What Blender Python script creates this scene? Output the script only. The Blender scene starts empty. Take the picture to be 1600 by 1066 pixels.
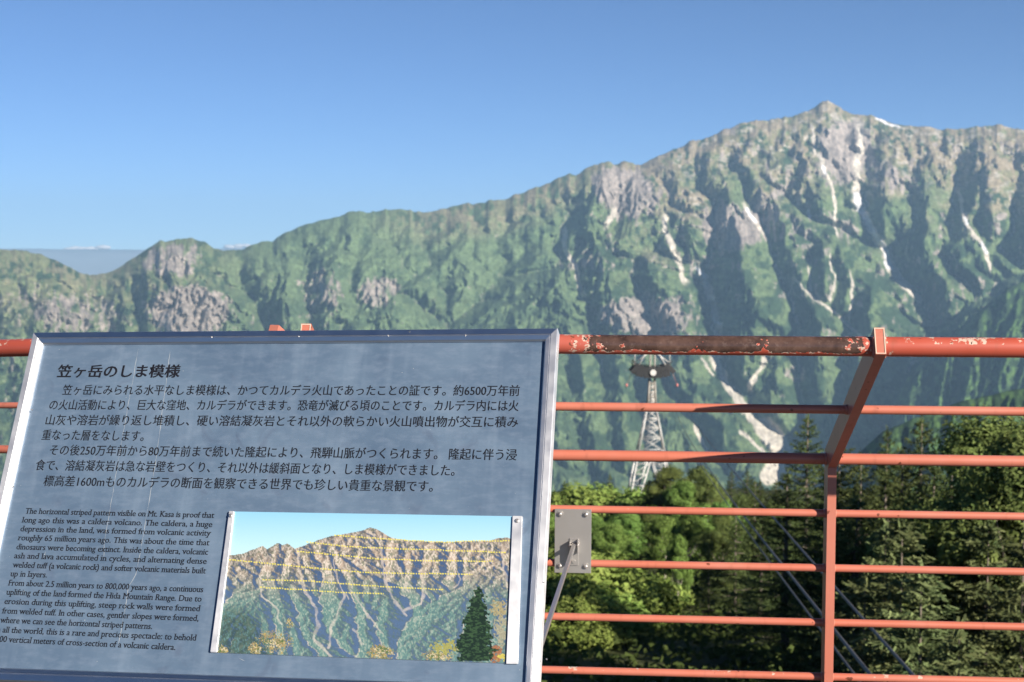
import bpy, bmesh, math, random
import numpy as np
from mathutils import Vector, Matrix

# ------------------------------------------------------------------ camera, light, exposure
PITCH, ROLL, FPX = math.radians(3.6), .003, 2222.0
SUN_RHO, SUN_EL = math.radians(48), math.radians(23.8)
FENCE_YAW = math.radians(-4.3)
SKY_STRENGTH, SUN_STRENGTH, EXPOSURE = .05, 5.0, 1.22
HAZE_DENSITY = 5.2e-5

scene = bpy.context.scene
COL = scene.collection
fw = np.array([0, math.cos(PITCH), -math.sin(PITCH)])
_r, _u = np.array([1., 0, 0]), np.array([0, math.sin(PITCH), math.cos(PITCH)])
RV = _r * math.cos(ROLL) + _u * math.sin(ROLL)
UV_ = _u * math.cos(ROLL) - _r * math.sin(ROLL)

cam_data = bpy.data.cameras.new('camera')
cam = bpy.data.objects.new('camera', cam_data)
COL.objects.link(cam)
cam_data.sensor_width = 36.0
cam_data.lens = FPX / 1600 * 36
cam_data.clip_start, cam_data.clip_end = .05, 80000
cam_data.dof.use_dof = True
cam_data.dof.focus_distance = 2.85
cam_data.dof.aperture_fstop = 10.5
m = Matrix.Identity(4)
for i in range(3):
    m[i][0], m[i][1], m[i][2] = RV[i], UV_[i], -fw[i]
cam.matrix_world = m
scene.camera = cam

fe = np.array([math.cos(FENCE_YAW), math.sin(FENCE_YAW), 0.])      # along the right railing
fn = np.array([math.sin(FENCE_YAW), -math.cos(FENCE_YAW), 0.])     # from the railing to the viewer
sh = fn * math.cos(SUN_RHO) + fe * math.sin(SUN_RHO)
SUN = np.array([sh[0] * math.cos(SUN_EL), sh[1] * math.cos(SUN_EL), math.sin(SUN_EL)])

world = bpy.data.worlds.new('World')
scene.world = world
world.use_nodes = True
wn = world.node_tree
sky = wn.nodes.new('ShaderNodeTexSky')
sky.sky_type = 'NISHITA'
sky.sun_disc = False
sky.sun_elevation = SUN_EL
sky.sun_rotation = math.atan2(SUN[0], SUN[1])
sky.altitude = 6000
sky.air_density, sky.dust_density, sky.ozone_density = 1.0, .4, 5.8
bg = wn.nodes['Background']
wn.links.new(sky.outputs[0], bg.inputs[0])
bg.inputs[1].default_value = SKY_STRENGTH

sun_data = bpy.data.lights.new('sun', 'SUN')
sun_data.energy = SUN_STRENGTH
sun_data.angle = math.radians(.5)
sun_data.color = (1.0, .90, .76)
sun = bpy.data.objects.new('sun', sun_data)
COL.objects.link(sun)
sun.rotation_euler = Vector(SUN).to_track_quat('Z', 'Y').to_euler()

vs = scene.view_settings
vs.view_transform, vs.look, vs.gamma, vs.use_curve_mapping = 'Standard', 'None', 1, False
vs.exposure = EXPOSURE
scene.cycles.use_denoising = True
scene.cycles.max_bounces = 6
scene.cycles.volume_bounces = 0
scene.cycles.transparent_max_bounces = 8

# ------------------------------------------------------------------ helpers
def ray(px, py):
    px, py = np.asarray(px, float), np.asarray(py, float)
    return fw + RV * ((px - 800) / FPX)[..., None] - UV_ * ((py - 533) / FPX)[..., None]

def at(px, py, Z):
    return ray(px, py) * np.asarray(Z, float)[..., None]

def proj(P):
    z = P @ fw
    return 800 + FPX * (P @ RV) / z, 533 - FPX * (P @ UV_) / z

def link(name, me, parent=None):
    o = bpy.data.objects.new(name, me)
    COL.objects.link(o)
    if parent is not None:
        o.parent = parent
    return o

def tag(o, label=None, cat=None, group=None, kind=None):
    if label: o['label'] = label
    if cat: o['category'] = cat
    if group: o['group'] = group
    if kind: o['kind'] = kind
    return o

def empty(name, loc):
    o = bpy.data.objects.new(name, None)
    o.location = loc
    o.empty_display_size = .2
    COL.objects.link(o)
    return o

def mesh_from(name, V, F, mat, smooth=False):
    """V (n,3), F (k,m) uniform faces"""
    me = bpy.data.meshes.new(name)
    V = np.ascontiguousarray(V, np.float32)
    F = np.ascontiguousarray(F, np.int32)
    k, mm = F.shape
    me.vertices.add(len(V)); me.vertices.foreach_set('co', V.ravel())
    me.loops.add(k * mm); me.loops.foreach_set('vertex_index', F.ravel())
    me.polygons.add(k)
    me.polygons.foreach_set('loop_start', np.arange(0, k * mm, mm, dtype=np.int32))
    me.polygons.foreach_set('use_smooth', np.full(k, smooth, dtype=bool))
    me.update(calc_edges=True)
    me.materials.append(mat)
    return me

def grid_faces(nr, nc):
    i = np.arange(nr * nc).reshape(nr, nc)
    return np.stack([i[:-1, :-1], i[1:, :-1], i[1:, 1:], i[:-1, 1:]], -1).reshape(-1, 4)

def set_colors(me, C, name='tint'):
    a = me.color_attributes.new(name, 'FLOAT_COLOR', 'POINT')
    C4 = np.ones((len(C), 4), np.float32); C4[:, :3] = C
    a.data.foreach_set('color', C4.ravel())

class MB:
    """collects shapes in one bmesh; world or parent space coordinates"""
    def __init__(s):
        s.bm = bmesh.new(); s.uv = s.bm.loops.layers.uv.new('uv')
    def box(s, c, ax, ay, az, sx, sy, sz, bevel=0):
        c, ax, ay, az = map(lambda q: Vector([float(t) for t in q]), (c, ax, ay, az))
        vs = [s.bm.verts.new(c + ax * (i * sx / 2) + ay * (j * sy / 2) + az * (k * sz / 2)) for i in (-1, 1) for j in (-1, 1) for k in (-1, 1)]
        fs = []
        for q in ((0, 1, 3, 2), (4, 6, 7, 5), (0, 4, 5, 1), (2, 3, 7, 6), (0, 2, 6, 4), (1, 5, 7, 3)):
            fs.append(s.bm.faces.new([vs[i] for i in q]))
        if bevel:
            es = list({e for f in fs for e in f.edges})
            bmesh.ops.bevel(s.bm, geom=es, offset=bevel, segments=2, affect='EDGES', profile=.6)
        return s
    def tube(s, P, R, seg=16, front=None, cap=True):
        """P list of points, R radius or list; uv u = metres along, v = turn around with 0 = front, .25 = up"""
        P = [Vector([float(t) for t in p]) for p in P]
        R = R if hasattr(R, '__len__') else [R] * len(P)
        rings, us, acc = [], [], 0
        up0 = Vector((0, 0, 1))
        for i, p in enumerate(P):
            t = (P[min(i + 1, len(P) - 1)] - P[max(i - 1, 0)]).normalized()
            ref = up0 if abs(t.z) < .95 else Vector((1, 0, 0))
            f = Vector(front) if front is not None else t.cross(ref)
            f = (f - t * f.dot(t)).normalized()
            u = (ref - t * ref.dot(t)); u = (u - f * u.dot(f)).normalized()
            if i: acc += (P[i] - P[i - 1]).length
            us.append(acc)
            ring = []
            for k in range(seg):
                a = 2 * math.pi * k / seg - math.pi
                ring.append(s.bm.verts.new(p + (f * math.cos(a) + u * math.sin(a)) * R[i]))
            rings.append(ring)
        for i in range(len(P) - 1):
            for k in range(seg):
                k2 = (k + 1) % seg
                fc = s.bm.faces.new([rings[i][k], rings[i + 1][k], rings[i + 1][k2], rings[i][k2]])
                fc.smooth = True
                v0, v1 = k / seg - .5, (k + 1) / seg - .5
                for lp, uv in zip(fc.loops, ((us[i], v0), (us[i + 1], v0), (us[i + 1], v1), (us[i], v1))):
                    lp[s.uv].uv = uv
        if cap:
            s.bm.faces.new(rings[0]); s.bm.faces.new(rings[-1][::-1])
        return s
    def build(s, name, mat, parent=None):
        bmesh.ops.recalc_face_normals(s.bm, faces=s.bm.faces)
        me = bpy.data.meshes.new(name)
        s.bm.to_mesh(me); s.bm.free()
        me.materials.append(mat)
        o = link(name, me, parent)
        return o

# ---- node helpers
class NT:
    def __init__(s, name):
        s.mat = bpy.data.materials.new(name); s.mat.use_nodes = True
        s.t = s.mat.node_tree; s.b = s.t.nodes['Principled BSDF']; s.out = s.t.nodes['Material Output']
    def put(s, sock, v):
        if isinstance(v, bpy.types.NodeSocket): s.t.links.new(v, sock)
        elif isinstance(v, (tuple, list)) and len(v) == 3 and sock.type == 'RGBA': sock.default_value = (*v, 1)
        else: sock.default_value = v
    def n(s, typ, out=0, **kw):
        nd = s.t.nodes.new(typ)
        for k, v in kw.items():
            if k.startswith('i_'):
                s.put(nd.inputs[k[2:].replace('_', ' ')], v)
            else: setattr(nd, k, v)
        return nd.outputs[out]
    def m(s, op, a, b=0., c=0.):
        nd = s.t.nodes.new('ShaderNodeMath'); nd.operation = op
        for i, v in enumerate((a, b, c)): s.put(nd.inputs[i], v)
        return nd.outputs[0]
    def mix(s, f, a, b):
        nd = s.t.nodes.new('ShaderNodeMix'); nd.data_type = 'RGBA'
        s.put(nd.inputs[0], f); s.put(nd.inputs[6], a); s.put(nd.inputs[7], b)
        return nd.outputs[2]
    def noise(s, scale, detail=3., rough=.55, vec=None, out=0, dist=0.):
        nd = s.t.nodes.new('ShaderNodeTexNoise')
        nd.inputs['Scale'].default_value = scale; nd.inputs['Detail'].default_value = detail
        nd.inputs['Roughness'].default_value = rough; nd.inputs['Distortion'].default_value = dist
        if vec is not None: s.t.links.new(vec, nd.inputs['Vector'])
        return nd.outputs[out]
    def step(s, v, lo, hi):
        nd = s.t.nodes.new('ShaderNodeMapRange'); nd.clamp = True
        s.put(nd.inputs[0], v); nd.inputs[1].default_value = lo; nd.inputs[2].default_value = hi
        return nd.outputs[0]
    def obj(s): return s.n('ShaderNodeTexCoord', 3)
    def uv(s): return s.n('ShaderNodeTexCoord', 2)
    def map(s, vec, scale):
        nd = s.t.nodes.new('ShaderNodeMapping'); s.t.links.new(vec, nd.inputs[0]); nd.inputs['Scale'].default_value = scale
        return nd.outputs[0]
    def set(s, **kw):
        for k, v in kw.items(): s.put(s.b.inputs[k.replace('_', ' ')], v)
        return s
    def bump(s, h, strength=.3, dist=.001):
        nd = s.t.nodes.new('ShaderNodeBump'); nd.inputs['Strength'].default_value = strength; nd.inputs['Distance'].default_value = dist
        s.t.links.new(h, nd.inputs['Height']); s.t.links.new(nd.outputs[0], s.b.inputs['Normal'])

def paint_material(name, base, bare=None, chips=0., rough=.37, rust=True, extra=None):
    """red oil paint on steel pipe; bare = (u0,u1,v0,v1) worn-through patch in metres / turns"""
    k = NT(name)
    uv = k.uv(); sep = k.t.nodes.new('ShaderNodeSeparateXYZ'); k.t.links.new(uv, sep.inputs[0])
    u, v = sep.outputs[0], sep.outputs[1]
    oc = k.obj()
    col = k.mix(k.noise(9, 4, .6, oc), base, tuple(c * .78 for c in base))
    col = k.mix(k.m('MULTIPLY', k.step(k.noise(2.6, 4, .65, oc), .45, .7), .35), col, tuple(min(1, c * .8 + .09) for c in base))
    col = k.mix(k.m('MULTIPLY', k.step(k.noise(1., 3, .6, k.map(oc, (34, 34, 3))), .60, .72), .3), col, (.16, .05, .028))
    n1 = k.noise(55, 5, .65, oc); n2 = k.noise(130, 3, .6, oc); n0 = k.noise(14, 3, .6, oc)
    metal = k.mix(k.step(k.noise(16, 5, .7, oc), .3, .7), (.016, .009, .008), (.095, .056, .044))
    metal = k.mix(k.m('MULTIPLY', k.step(k.noise(70, 4, .7, oc), .55, .75), .5), metal, (.15, .11, .095))
    primer = (.42, .31, .255)
    rim = bar = None
    if chips:
        upm = k.step(v, -.08, .06)
        z = k.m('ADD', k.m('MULTIPLY', n1, .75), k.m('MULTIPLY', n0, .45))
        z = k.m('MULTIPLY', z, upm)
        if extra: z = k.m('ADD', z, k.m('MULTIPLY', k.step(u, extra[0], extra[0] + .12), k.m('MULTIPLY', upm, extra[1])))
        rim = k.step(z, .735 - chips, .75 - chips); bar = k.step(z, .815 - chips, .825 - chips)
    if bare:
        u0, u1, v0, v1 = bare
        d = k.m('MINIMUM', k.m('MULTIPLY', k.m('SUBTRACT', u, u0), 22.), k.m('MULTIPLY', k.m('SUBTRACT', u1, u), 22.))
        d = k.m('MINIMUM', d, k.m('MULTIPLY', k.m('SUBTRACT', v, v0), 26.))
        d = k.m('MINIMUM', d, k.m('MULTIPLY', k.m('SUBTRACT', v1, v), 26.))
        d = k.m('MAXIMUM', k.m('MINIMUM', d, 1.9), -3.)
        d = k.m('ADD', d, k.m('MULTIPLY', k.m('SUBTRACT', n1, .5), 4.2))
        d = k.m('ADD', d, k.m('MULTIPLY', k.m('SUBTRACT', n0, .5), 4.5))
        d = k.m('SUBTRACT', d, k.m('MULTIPLY', k.m('MAXIMUM', k.m('SUBTRACT', k.noise(24, 4, .6, oc), .625), 0.), 40.))
        b2 = k.step(d, -.02, .06)
        r2 = k.m('MULTIPLY', k.step(d, -.55, -.45), k.step(n2, .5, .54))
        rim = r2 if rim is None else k.m('MAXIMUM', rim, r2)
        bar = b2 if bar is None else k.m('MAXIMUM', bar, b2)
    if rust:
        spot = k.step(k.noise(38, 2, .5, oc), .70, .73)
        col = k.mix(spot, col, (.12, .035, .018))
    ro = rough
    if rim is not None:
        col = k.mix(rim, col, primer); col = k.mix(bar, col, metal)
        k.bump(k.m('SUBTRACT', k.m('ADD', .5, k.m('MULTIPLY', n2, .1)), k.m('MULTIPLY', k.m('MAXIMUM', rim, bar), .5)), .6, .0008)
        ro = k.m('ADD', rough, k.m('MULTIPLY', bar, -.12))
    else:
        k.bump(n2, .12, .0005)
    k.set(Base_Color=col, Roughness=ro)
    return k.mat

def plain(name, col, rough=.5, metal=0., nscale=20, var=.25, bump=0.):
    k = NT(name); oc = k.obj(); n = k.noise(nscale, 4, .6, oc)
    k.set(Base_Color=k.mix(n, tuple(c * (1 - var) for c in col), tuple(min(1, c * (1 + var)) for c in col)), Roughness=rough, Metallic=metal)
    if bump: k.bump(n, bump, .002)
    return k.mat

def foliage(name, c0, c1, c2, trans=.25, scale=.9):
    k = NT(name)
    oc = k.n('ShaderNodeNewGeometry', 0)
    rnd = k.n('ShaderNodeObjectInfo', 5)
    isl = k.n('ShaderNodeNewGeometry', 8)
    a = k.mix(k.step(k.noise(scale, 3, .6, oc), .35, .65), c0, c1)
    a = k.mix(k.m('MULTIPLY', isl, .6), a, c2)
    hs = k.t.nodes.new('ShaderNodeHueSaturation')
    k.put(hs.inputs['Value'], k.m('ADD', .8, k.m('MULTIPLY', rnd, .4))); k.put(hs.inputs['Hue'], k.m('ADD', .485, k.m('MULTIPLY', rnd, .03)))
    k.t.links.new(a, hs.inputs['Color'])
    d = k.t.nodes.new('ShaderNodeBsdfDiffuse'); tr = k.t.nodes.new('ShaderNodeBsdfTranslucent'); mx = k.t.nodes.new('ShaderNodeMixShader')
    k.t.links.new(hs.outputs[0], d.inputs[0]); k.t.links.new(hs.outputs[0], tr.inputs[0])
    mx.inputs[0].default_value = trans
    k.t.links.new(d.outputs[0], mx.inputs[1]); k.t.links.new(tr.outputs[0], mx.inputs[2])
    k.t.links.new(mx.outputs[0], k.out.inputs['Surface'])
    return k.mat

# ---- numpy noise
def hash2(ix, iy, seed):
    h = (ix.astype(np.int64) * 374761393 + iy.astype(np.int64) * 668265263 + seed * 974711) & 0xffffffff
    h = ((h ^ (h >> 13)) * 1274126177) & 0xffffffff
    h = ((h ^ (h >> 16)) * 2246822519) & 0xffffffff
    return ((h ^ (h >> 15)) & 0xffffff) / float(0x1000000)

def vnoise(x, y, seed=0):
    ix, iy = np.floor(x), np.floor(y)
    fx, fy = x - ix, y - iy
    fx = fx * fx * fx * (fx * (fx * 6 - 15) + 10); fy = fy * fy * fy * (fy * (fy * 6 - 15) + 10)
    a, b = hash2(ix, iy, seed), hash2(ix + 1, iy, seed)
    c, d = hash2(ix, iy + 1, seed), hash2(ix + 1, iy + 1, seed)
    return (a * (1 - fx) + b * fx) * (1 - fy) + (c * (1 - fx) + d * fx) * fy

def fbm(x, y, oct=4, seed=0, gain=.5):
    s, a, t = 0, 1., 0
    for i in range(oct):
        s = s + a * vnoise(x * 2 ** i + 17.3 * i, y * 2 ** i - 9.1 * i, seed + i); t += a; a *= gain
    return s / t

def stripes(X, Y, dx, dy, size, seed):
    """gully noise: stripes that run along (dx,dy)"""
    px_, py_ = -dy, dx
    cx, cy = np.floor(X / size), np.floor(Y / size)
    acc, accs, wt = 0, 0, 0
    for i in (-1, 0, 1):
        for j in (-1, 0, 1):
            gx, gy = cx + i, cy + j
            ox = (gx + hash2(gx, gy, seed)) * size; oy = (gy + hash2(gx, gy, seed + 1)) * size
            rx, ry = X - ox, Y - oy
            w = np.maximum(np.exp(-(rx * rx + ry * ry) / (size * size) * 2.2) - .01, 0)
            ph = (rx * px_ + ry * py_) / size * 6.2832 * .9 + 0 * hash2(gx, gy, seed + 2)
            acc = acc + w * np.cos(ph); accs = accs + w * np.sin(ph); wt = wt + w
    mag = np.sqrt(acc * acc + accs * accs) + 1e-9
    f = np.clip(mag / (wt + 1e-9) * 2.2, 0, 1)
    return acc / mag * f

def smooth(a, lo, hi):
    t = np.clip((a - lo) / (hi - lo), 0, 1)
    return t * t * (3 - 2 * t)

def polyline_dist(X, Y, P, pad):
    """signed distance (positive to the right of the downhill line) and parameter 0..1"""
    P = np.array(P, float)
    D = np.full(X.shape, 1e9); T = np.zeros(X.shape)
    box = (X > P[:, 0].min() - pad) & (X < P[:, 0].max() + pad) & (Y > P[:, 1].min() - pad) & (Y < P[:, 1].max() + pad)
    x, y = X[box], Y[box]
    d, t = np.full(x.shape, 1e9), np.zeros(x.shape)
    seg = np.hypot(*np.diff(P, axis=0).T); cum = np.concatenate([[0], np.cumsum(seg)])
    for i in range(len(P) - 1):
        ax, ay = P[i]; bx, by = P[i + 1] - P[i]; L2 = bx * bx + by * by
        s = np.clip(((x - ax) * bx + (y - ay) * by) / L2, 0, 1)
        qx, qy = x - ax - s * bx, y - ay - s * by
        dd = np.hypot(qx, qy)
        sg = np.where(bx * qy - by * qx < 0, 1, -1)
        better = dd < np.abs(d)
        d = np.where(better, dd * sg, d); t = np.where(better, (cum[i] + s * seg[i]) / cum[-1], t)
    D[box], T[box] = d, t
    return D, T

# ------------------------------------------------------------------ the mountain across the valley
RIDGE = [(-700, 350), (-500, 372), (-350, 360), (-200, 378), (-100, 380), (0, 388), (40, 393), (65, 397), (100, 413), (130, 427), (150, 431), (165, 428), (190, 415), (205, 404), (232, 390),
         (250, 376), (270, 374), (300, 371), (318, 378), (335, 390), (350, 392), (378, 389), (400, 379), (412, 376), (425, 378), (450, 362), (480, 352), (500, 343), (530, 338), (550, 330),
         (565, 329), (585, 332), (610, 325), (640, 328), (665, 331), (690, 327), (720, 320), (750, 316), (790, 312), (800, 306), (830, 295), (870, 280), (890, 270), (900, 275), (920, 262), (950, 250),
         (960, 257), (975, 252), (990, 254), (1000, 258), (1040, 238), (1080, 222), (1110, 212), (1150, 196), (1185, 188), (1210, 187), (1245, 179), (1265, 172), (1285, 160), (1293, 159), (1310, 168),
         (1335, 180), (1360, 181), (1400, 195), (1420, 197), (1450, 199), (1470, 203), (1500, 202), (1540, 197), (1560, 196), (1580, 201), (1620, 205), (1700, 212), (1800, 240), (1950, 262), (2200, 300), (2500, 330)]
# gully lines down the face: points, reach to the left / right of the line, depth factor, width of bare ground, kind of bare ground, share of the line where it starts / ends
GULLIES = [
    ([(868, 300), (872, 335), (880, 365), (888, 395), (897, 420), (905, 445), (912, 470), (920, 495), (925, 530)], 34, 42, 1.3, 4.5, 'scree', .25, .72),
    ([(972, 252), (966, 285), (960, 310), (957, 335), (950, 352)], 16, 26, 2.6, 5, 'scree', .72, 1),
    ([(1005, 262), (1025, 290), (1035, 315), (1036, 340), (1045, 370), (1054, 395), (1065, 430), (1085, 462), (1098, 500), (1100, 535)], 40, 24, 1.1, 5.5, 'scree', .28, .66),
    ([(1085, 230), (1078, 262), (1088, 300), (1098, 330), (1104, 360), (1096, 395), (1093, 420), (1103, 445), (1112, 470), (1122, 500), (1122, 530), (1120, 560), (1130, 592), (1150, 626), (1176, 656), (1200, 685), (1216, 708), (1225, 760)], 46, 54, 1.1, 6.8, 'scree', .34, 1),
    ([(1130, 245), (1148, 285), (1160, 315), (1170, 335), (1182, 350), (1195, 380), (1212, 420), (1228, 465), (1243, 510), (1242, 560)], 30, 34, 1.1, 3, 'scree', .25, .4),
    ([(1342, 186), (1346, 215), (1341, 262), (1338, 300), (1345, 330), (1360, 355), (1375, 375), (1384, 395), (1386, 412), (1396, 428), (1420, 452), (1436, 475), (1428, 515), (1400, 580)], 60, 44, 1.25, 6.5, 'scree', .02, .75),
    ([(1268, 180), (1273, 222), (1284, 258), (1296, 288), (1304, 322), (1300, 352), (1310, 372)], 24, 30, 1.0, 3, 'scree', .1, 1),
    ([(1495, 230), (1488, 275), (1502, 315), (1509, 345), (1525, 370), (1540, 386), (1546, 412), (1548, 440)], 46, 36, 1.1, 3.2, 'scree', .3, .95),
    ([(1238, 432), (1252, 446), (1270, 466), (1292, 478), (1318, 500), (1340, 523), (1352, 545)], 26, 18, .6, 2.4, 'scree', 0, 1),
    ([(1262, 395), (1266, 425), (1268, 452), (1262, 470)], 16, 20, .7, 2.4, 'scree', .3, .9),
    ([(1298, 398), (1304, 440), (1300, 472)], 16, 20, .9, 2.4, 'scree', 0, 1),
    ([(1328, 425), (1331, 470), (1327, 500), (1320, 520)], 18, 22, .9, 2.4, 'scree', 0, .8),
    ([(1196, 555), (1187, 572), (1178, 592), (1170, 610)], 14, 18, .7, 5, 'scree', 0, 1),
    ([(1098, 558), (1110, 578), (1118, 600)], 10, 12, .4, 2.6, 'scree', 0, .7),
    ([(1086, 665), (1096, 688), (1106, 706)], 10, 12, .4, 3.4, 'scree', 0, 1),
    ([(1150, 668), (1172, 688), (1192, 705), (1212, 722)], 14, 14, .6, 3, 'scree', .1, 1),
    ([(850, 345), (832, 385), (800, 415), (755, 468), (715, 508), (655, 560), (600, 640)], 70, 74, 1.4, 0, None, 0, 1),
    ([(640, 335), (668, 395), (690, 440), (700, 490), (690, 540)], 60, 46, 1.0, 0, None, 0, 1),
    ([(352, 394), (372, 430), (392, 470), (420, 520), (440, 600)], 36, 40, .9, 0, None, 0, 1),
    ([(470, 380), (480, 430), (478, 470), (492, 520)], 26, 34, 1.1, 0, None, 0, 1),
    ([(548, 400), (545, 430), (556, 470), (585, 520)], 24, 30, .9, 0, None, 0, 1),
    ([(232, 392), (240, 410), (243, 425)], 10, 14, 3.6, 0, None, 0, 1),
    ([(285, 408), (292, 430), (296, 452)], 8, 12, 3.2, 0, None, 0, 1),
    ([(208, 455), (216, 490), (218, 530)], 14, 14, 3.2, 0, None, 0, 1),
    ([(252, 470), (244, 500), (240, 540)], 12, 16, 3.0, 0, None, 0, 1),
    ([(305, 480), (308, 510), (306, 545)], 14, 14, 1.4, 0, None, 0, 1),
    ([(150, 432), (165, 470), (175, 520), (170, 600)], 60, 40, .9, 0, None, 0, 1),
    ([(885, 540), (892, 590), (905, 650), (918, 720), (940, 800)], 26, 30, 1.3, 0, None, 0, 1),
    ([(932, 548), (940, 590), (948, 640), (955, 720)], 22, 26, 1.3, 0, None, 0, 1),
    ([(985, 570), (996, 610), (1003, 660), (1020, 740)], 24, 28, 1.2, 0, None, 0, 1),
    ([(1000, 440), (1010, 480), (1020, 520), (1022, 560)], 22, 24, 1.1, 0, None, 0, 1),
    ([(1445, 270), (1442, 310), (1432, 352), (1418, 400), (1402, 432)], 30, 34, 1.3, 0, None, 0, 1),
    ([(1478, 300), (1474, 345), (1470, 390), (1452, 445)], 24, 28, 1.2, 0, None, 0, 1),
    ([(1592, 262), (1588, 320), (1578, 370), (1586, 415)], 28, 34, 1.3, 0, None, 0, 1),
    ([(1535, 300), (1530, 340), (1536, 372)], 18, 22, 1.1, 0, None, 0, 1),
    ([(1176, 195), (1150, 232), (1128, 252)], 20, 26, 1.0, 0, None, 0, 1),
    ([(1680, 392), (1600, 424), (1530, 462), (1470, 512), (1430, 556), (1390, 640)], 30, 84, 1.5, 0, None, 0, 1),
    ([(1345, 400), (1372, 430), (1400, 470), (1430, 520)], 18, 40, 1.2, 0, None, 0, 1),
    ([(1185, 235), (1190, 262), (1196, 295)], 16, 22, 1.2, 0, None, 0, 1),
]
# crest lines of the spurs between them: points, reach to the shaded left / sunny right, factor
SPURS = [
    ([(945, 380), (931, 430), (934, 485), (945, 540)], 28, 70, 1.1), ([(1163, 338), (1150, 372), (1160, 415), (1182, 465), (1200, 520)], 44, 50, 1.0), ([(1172, 438), (1151, 478), (1148, 530), (1160, 570)], 28, 50, 1.0),
    ([(1268, 468), (1258, 515), (1262, 560)], 24, 40, 1.0), ([(1382, 420), (1358, 462), (1341, 508), (1342, 560)], 15, 40, 1.2), ([(1378, 228), (1374, 288), (1377, 335), (1402, 385)], 30, 46, 1.15),
    ([(1446, 258), (1446, 308), (1441, 350), (1452, 402)], 28, 36, 1.0), ([(1522, 262), (1523, 318), (1522, 352), (1548, 392)], 28, 34, 1.0), ([(1602, 272), (1601, 330), (1606, 380)], 20, 40, 1.1),
    ([(1437, 345), (1427, 380), (1430, 416)], 34, 24, .9), ([(1462, 398), (1464, 446)], 36, 24, .9), ([(1112, 230), (1107, 272), (1118, 300)], 24, 40, .8), ([(1199, 232), (1198, 284)], 14, 34, 1.1),
    ([(1137, 282), (1134, 330), (1142, 372)], 22, 36, 1.0), ([(1183, 282), (1184, 336)], 18, 26, .9), ([(1046, 310), (1040, 350), (1062, 400), (1082, 450)], 16, 30, .8), ([(905, 345), (893, 390), (925, 440)], 24, 36, .9),
    ([(1012, 400), (1002, 430), (1016, 470)], 14, 30, .9), ([(1225, 360), (1212, 400), (1226, 440)], 22, 40, .8), ([(1300, 345), (1330, 380), (1385, 425), (1432, 500), (1425, 560)], 40, 24, .5),
    ([(505, 385), (498, 420), (512, 465)], 18, 40, .9), ([(572, 415), (566, 445), (590, 480)], 16, 40, .8), ([(268, 376), (262, 410), (275, 440)], 14, 40, .7), ([(236, 470), (228, 500), (234, 540)], 14, 30, 1.1), ([(262, 478), (258, 520)], 12, 30, 1.1),
    ([(905, 560), (912, 640), (935, 740)], 20, 40, .9), ([(950, 560), (960, 640), (975, 740)], 18, 40, .9), ([(1150, 560), (1165, 600), (1205, 660)], 26, 30, .8), ([(1060, 560), (1075, 620), (1110, 680)], 24, 50, .7),
]
SNOW = [([(1338, 306), (1344, 330), (1360, 355), (1376, 376), (1384, 396), (1386, 412)], 4.2), ([(1167, 328), (1173, 338), (1181, 346)], 2.6), ([(1283, 258), (1288, 270)], 2.2), ([(1090, 416), (1096, 428), (1103, 444)], 3.2),
        ([(1509, 342), (1514, 352)], 2.4), ([(1536, 380), (1543, 394)], 2.6), ([(1368, 186), (1385, 192), (1406, 199)], 2.0), ([(1263, 330), (1264, 340)], 2.2), ([(1118, 500), (1128, 502)], 2.0), ([(1380, 408), (1390, 420), (1384, 414)], 3.5)]
FAN = [([(1196, 668), (1212, 690), (1222, 715), (1206, 740)], 17), ([(1124, 545), (1121, 565), (1130, 590)], 7)]
CLIFFS = [(270, 405, 70, 38, .72), (295, 485, 76, 50, 1.0), (120, 492, 85, 38, .38), (60, 470, 60, 40, .15), (505, 450, 46, 52, .5), (592, 455, 50, 32, .62), (408, 412, 32, 20, .1), (456, 398, 24, 20, .1), (500, 388, 22, 12, .1),
          (985, 300, 56, 52, .9), (950, 285, 30, 40, .7), (1000, 495, 80, 42, .75), (1062, 490, 46, 50, .45), (900, 405, 40, 36, .35), (1140, 350, 72, 50, .75), (1320, 240, 62, 66, .9), (1400, 282, 52, 30, .5), (1210, 305, 50, 34, .2),
          (1320, 340, 50, 30, .3), (1540, 330, 60, 60, .15), (1230, 350, 60, 30, .15), (1190, 395, 40, 34, .2), (1160, 440, 40, 40, .15), (1250, 500, 50, 20, -.05), (1440, 395, 40, 40, .1), (1245, 585, 26, 22, .5), (1215, 620, 24, 40, .1), (1245, 470, 60, 26, .1), (1300, 510, 60, 40, .0)]

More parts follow.
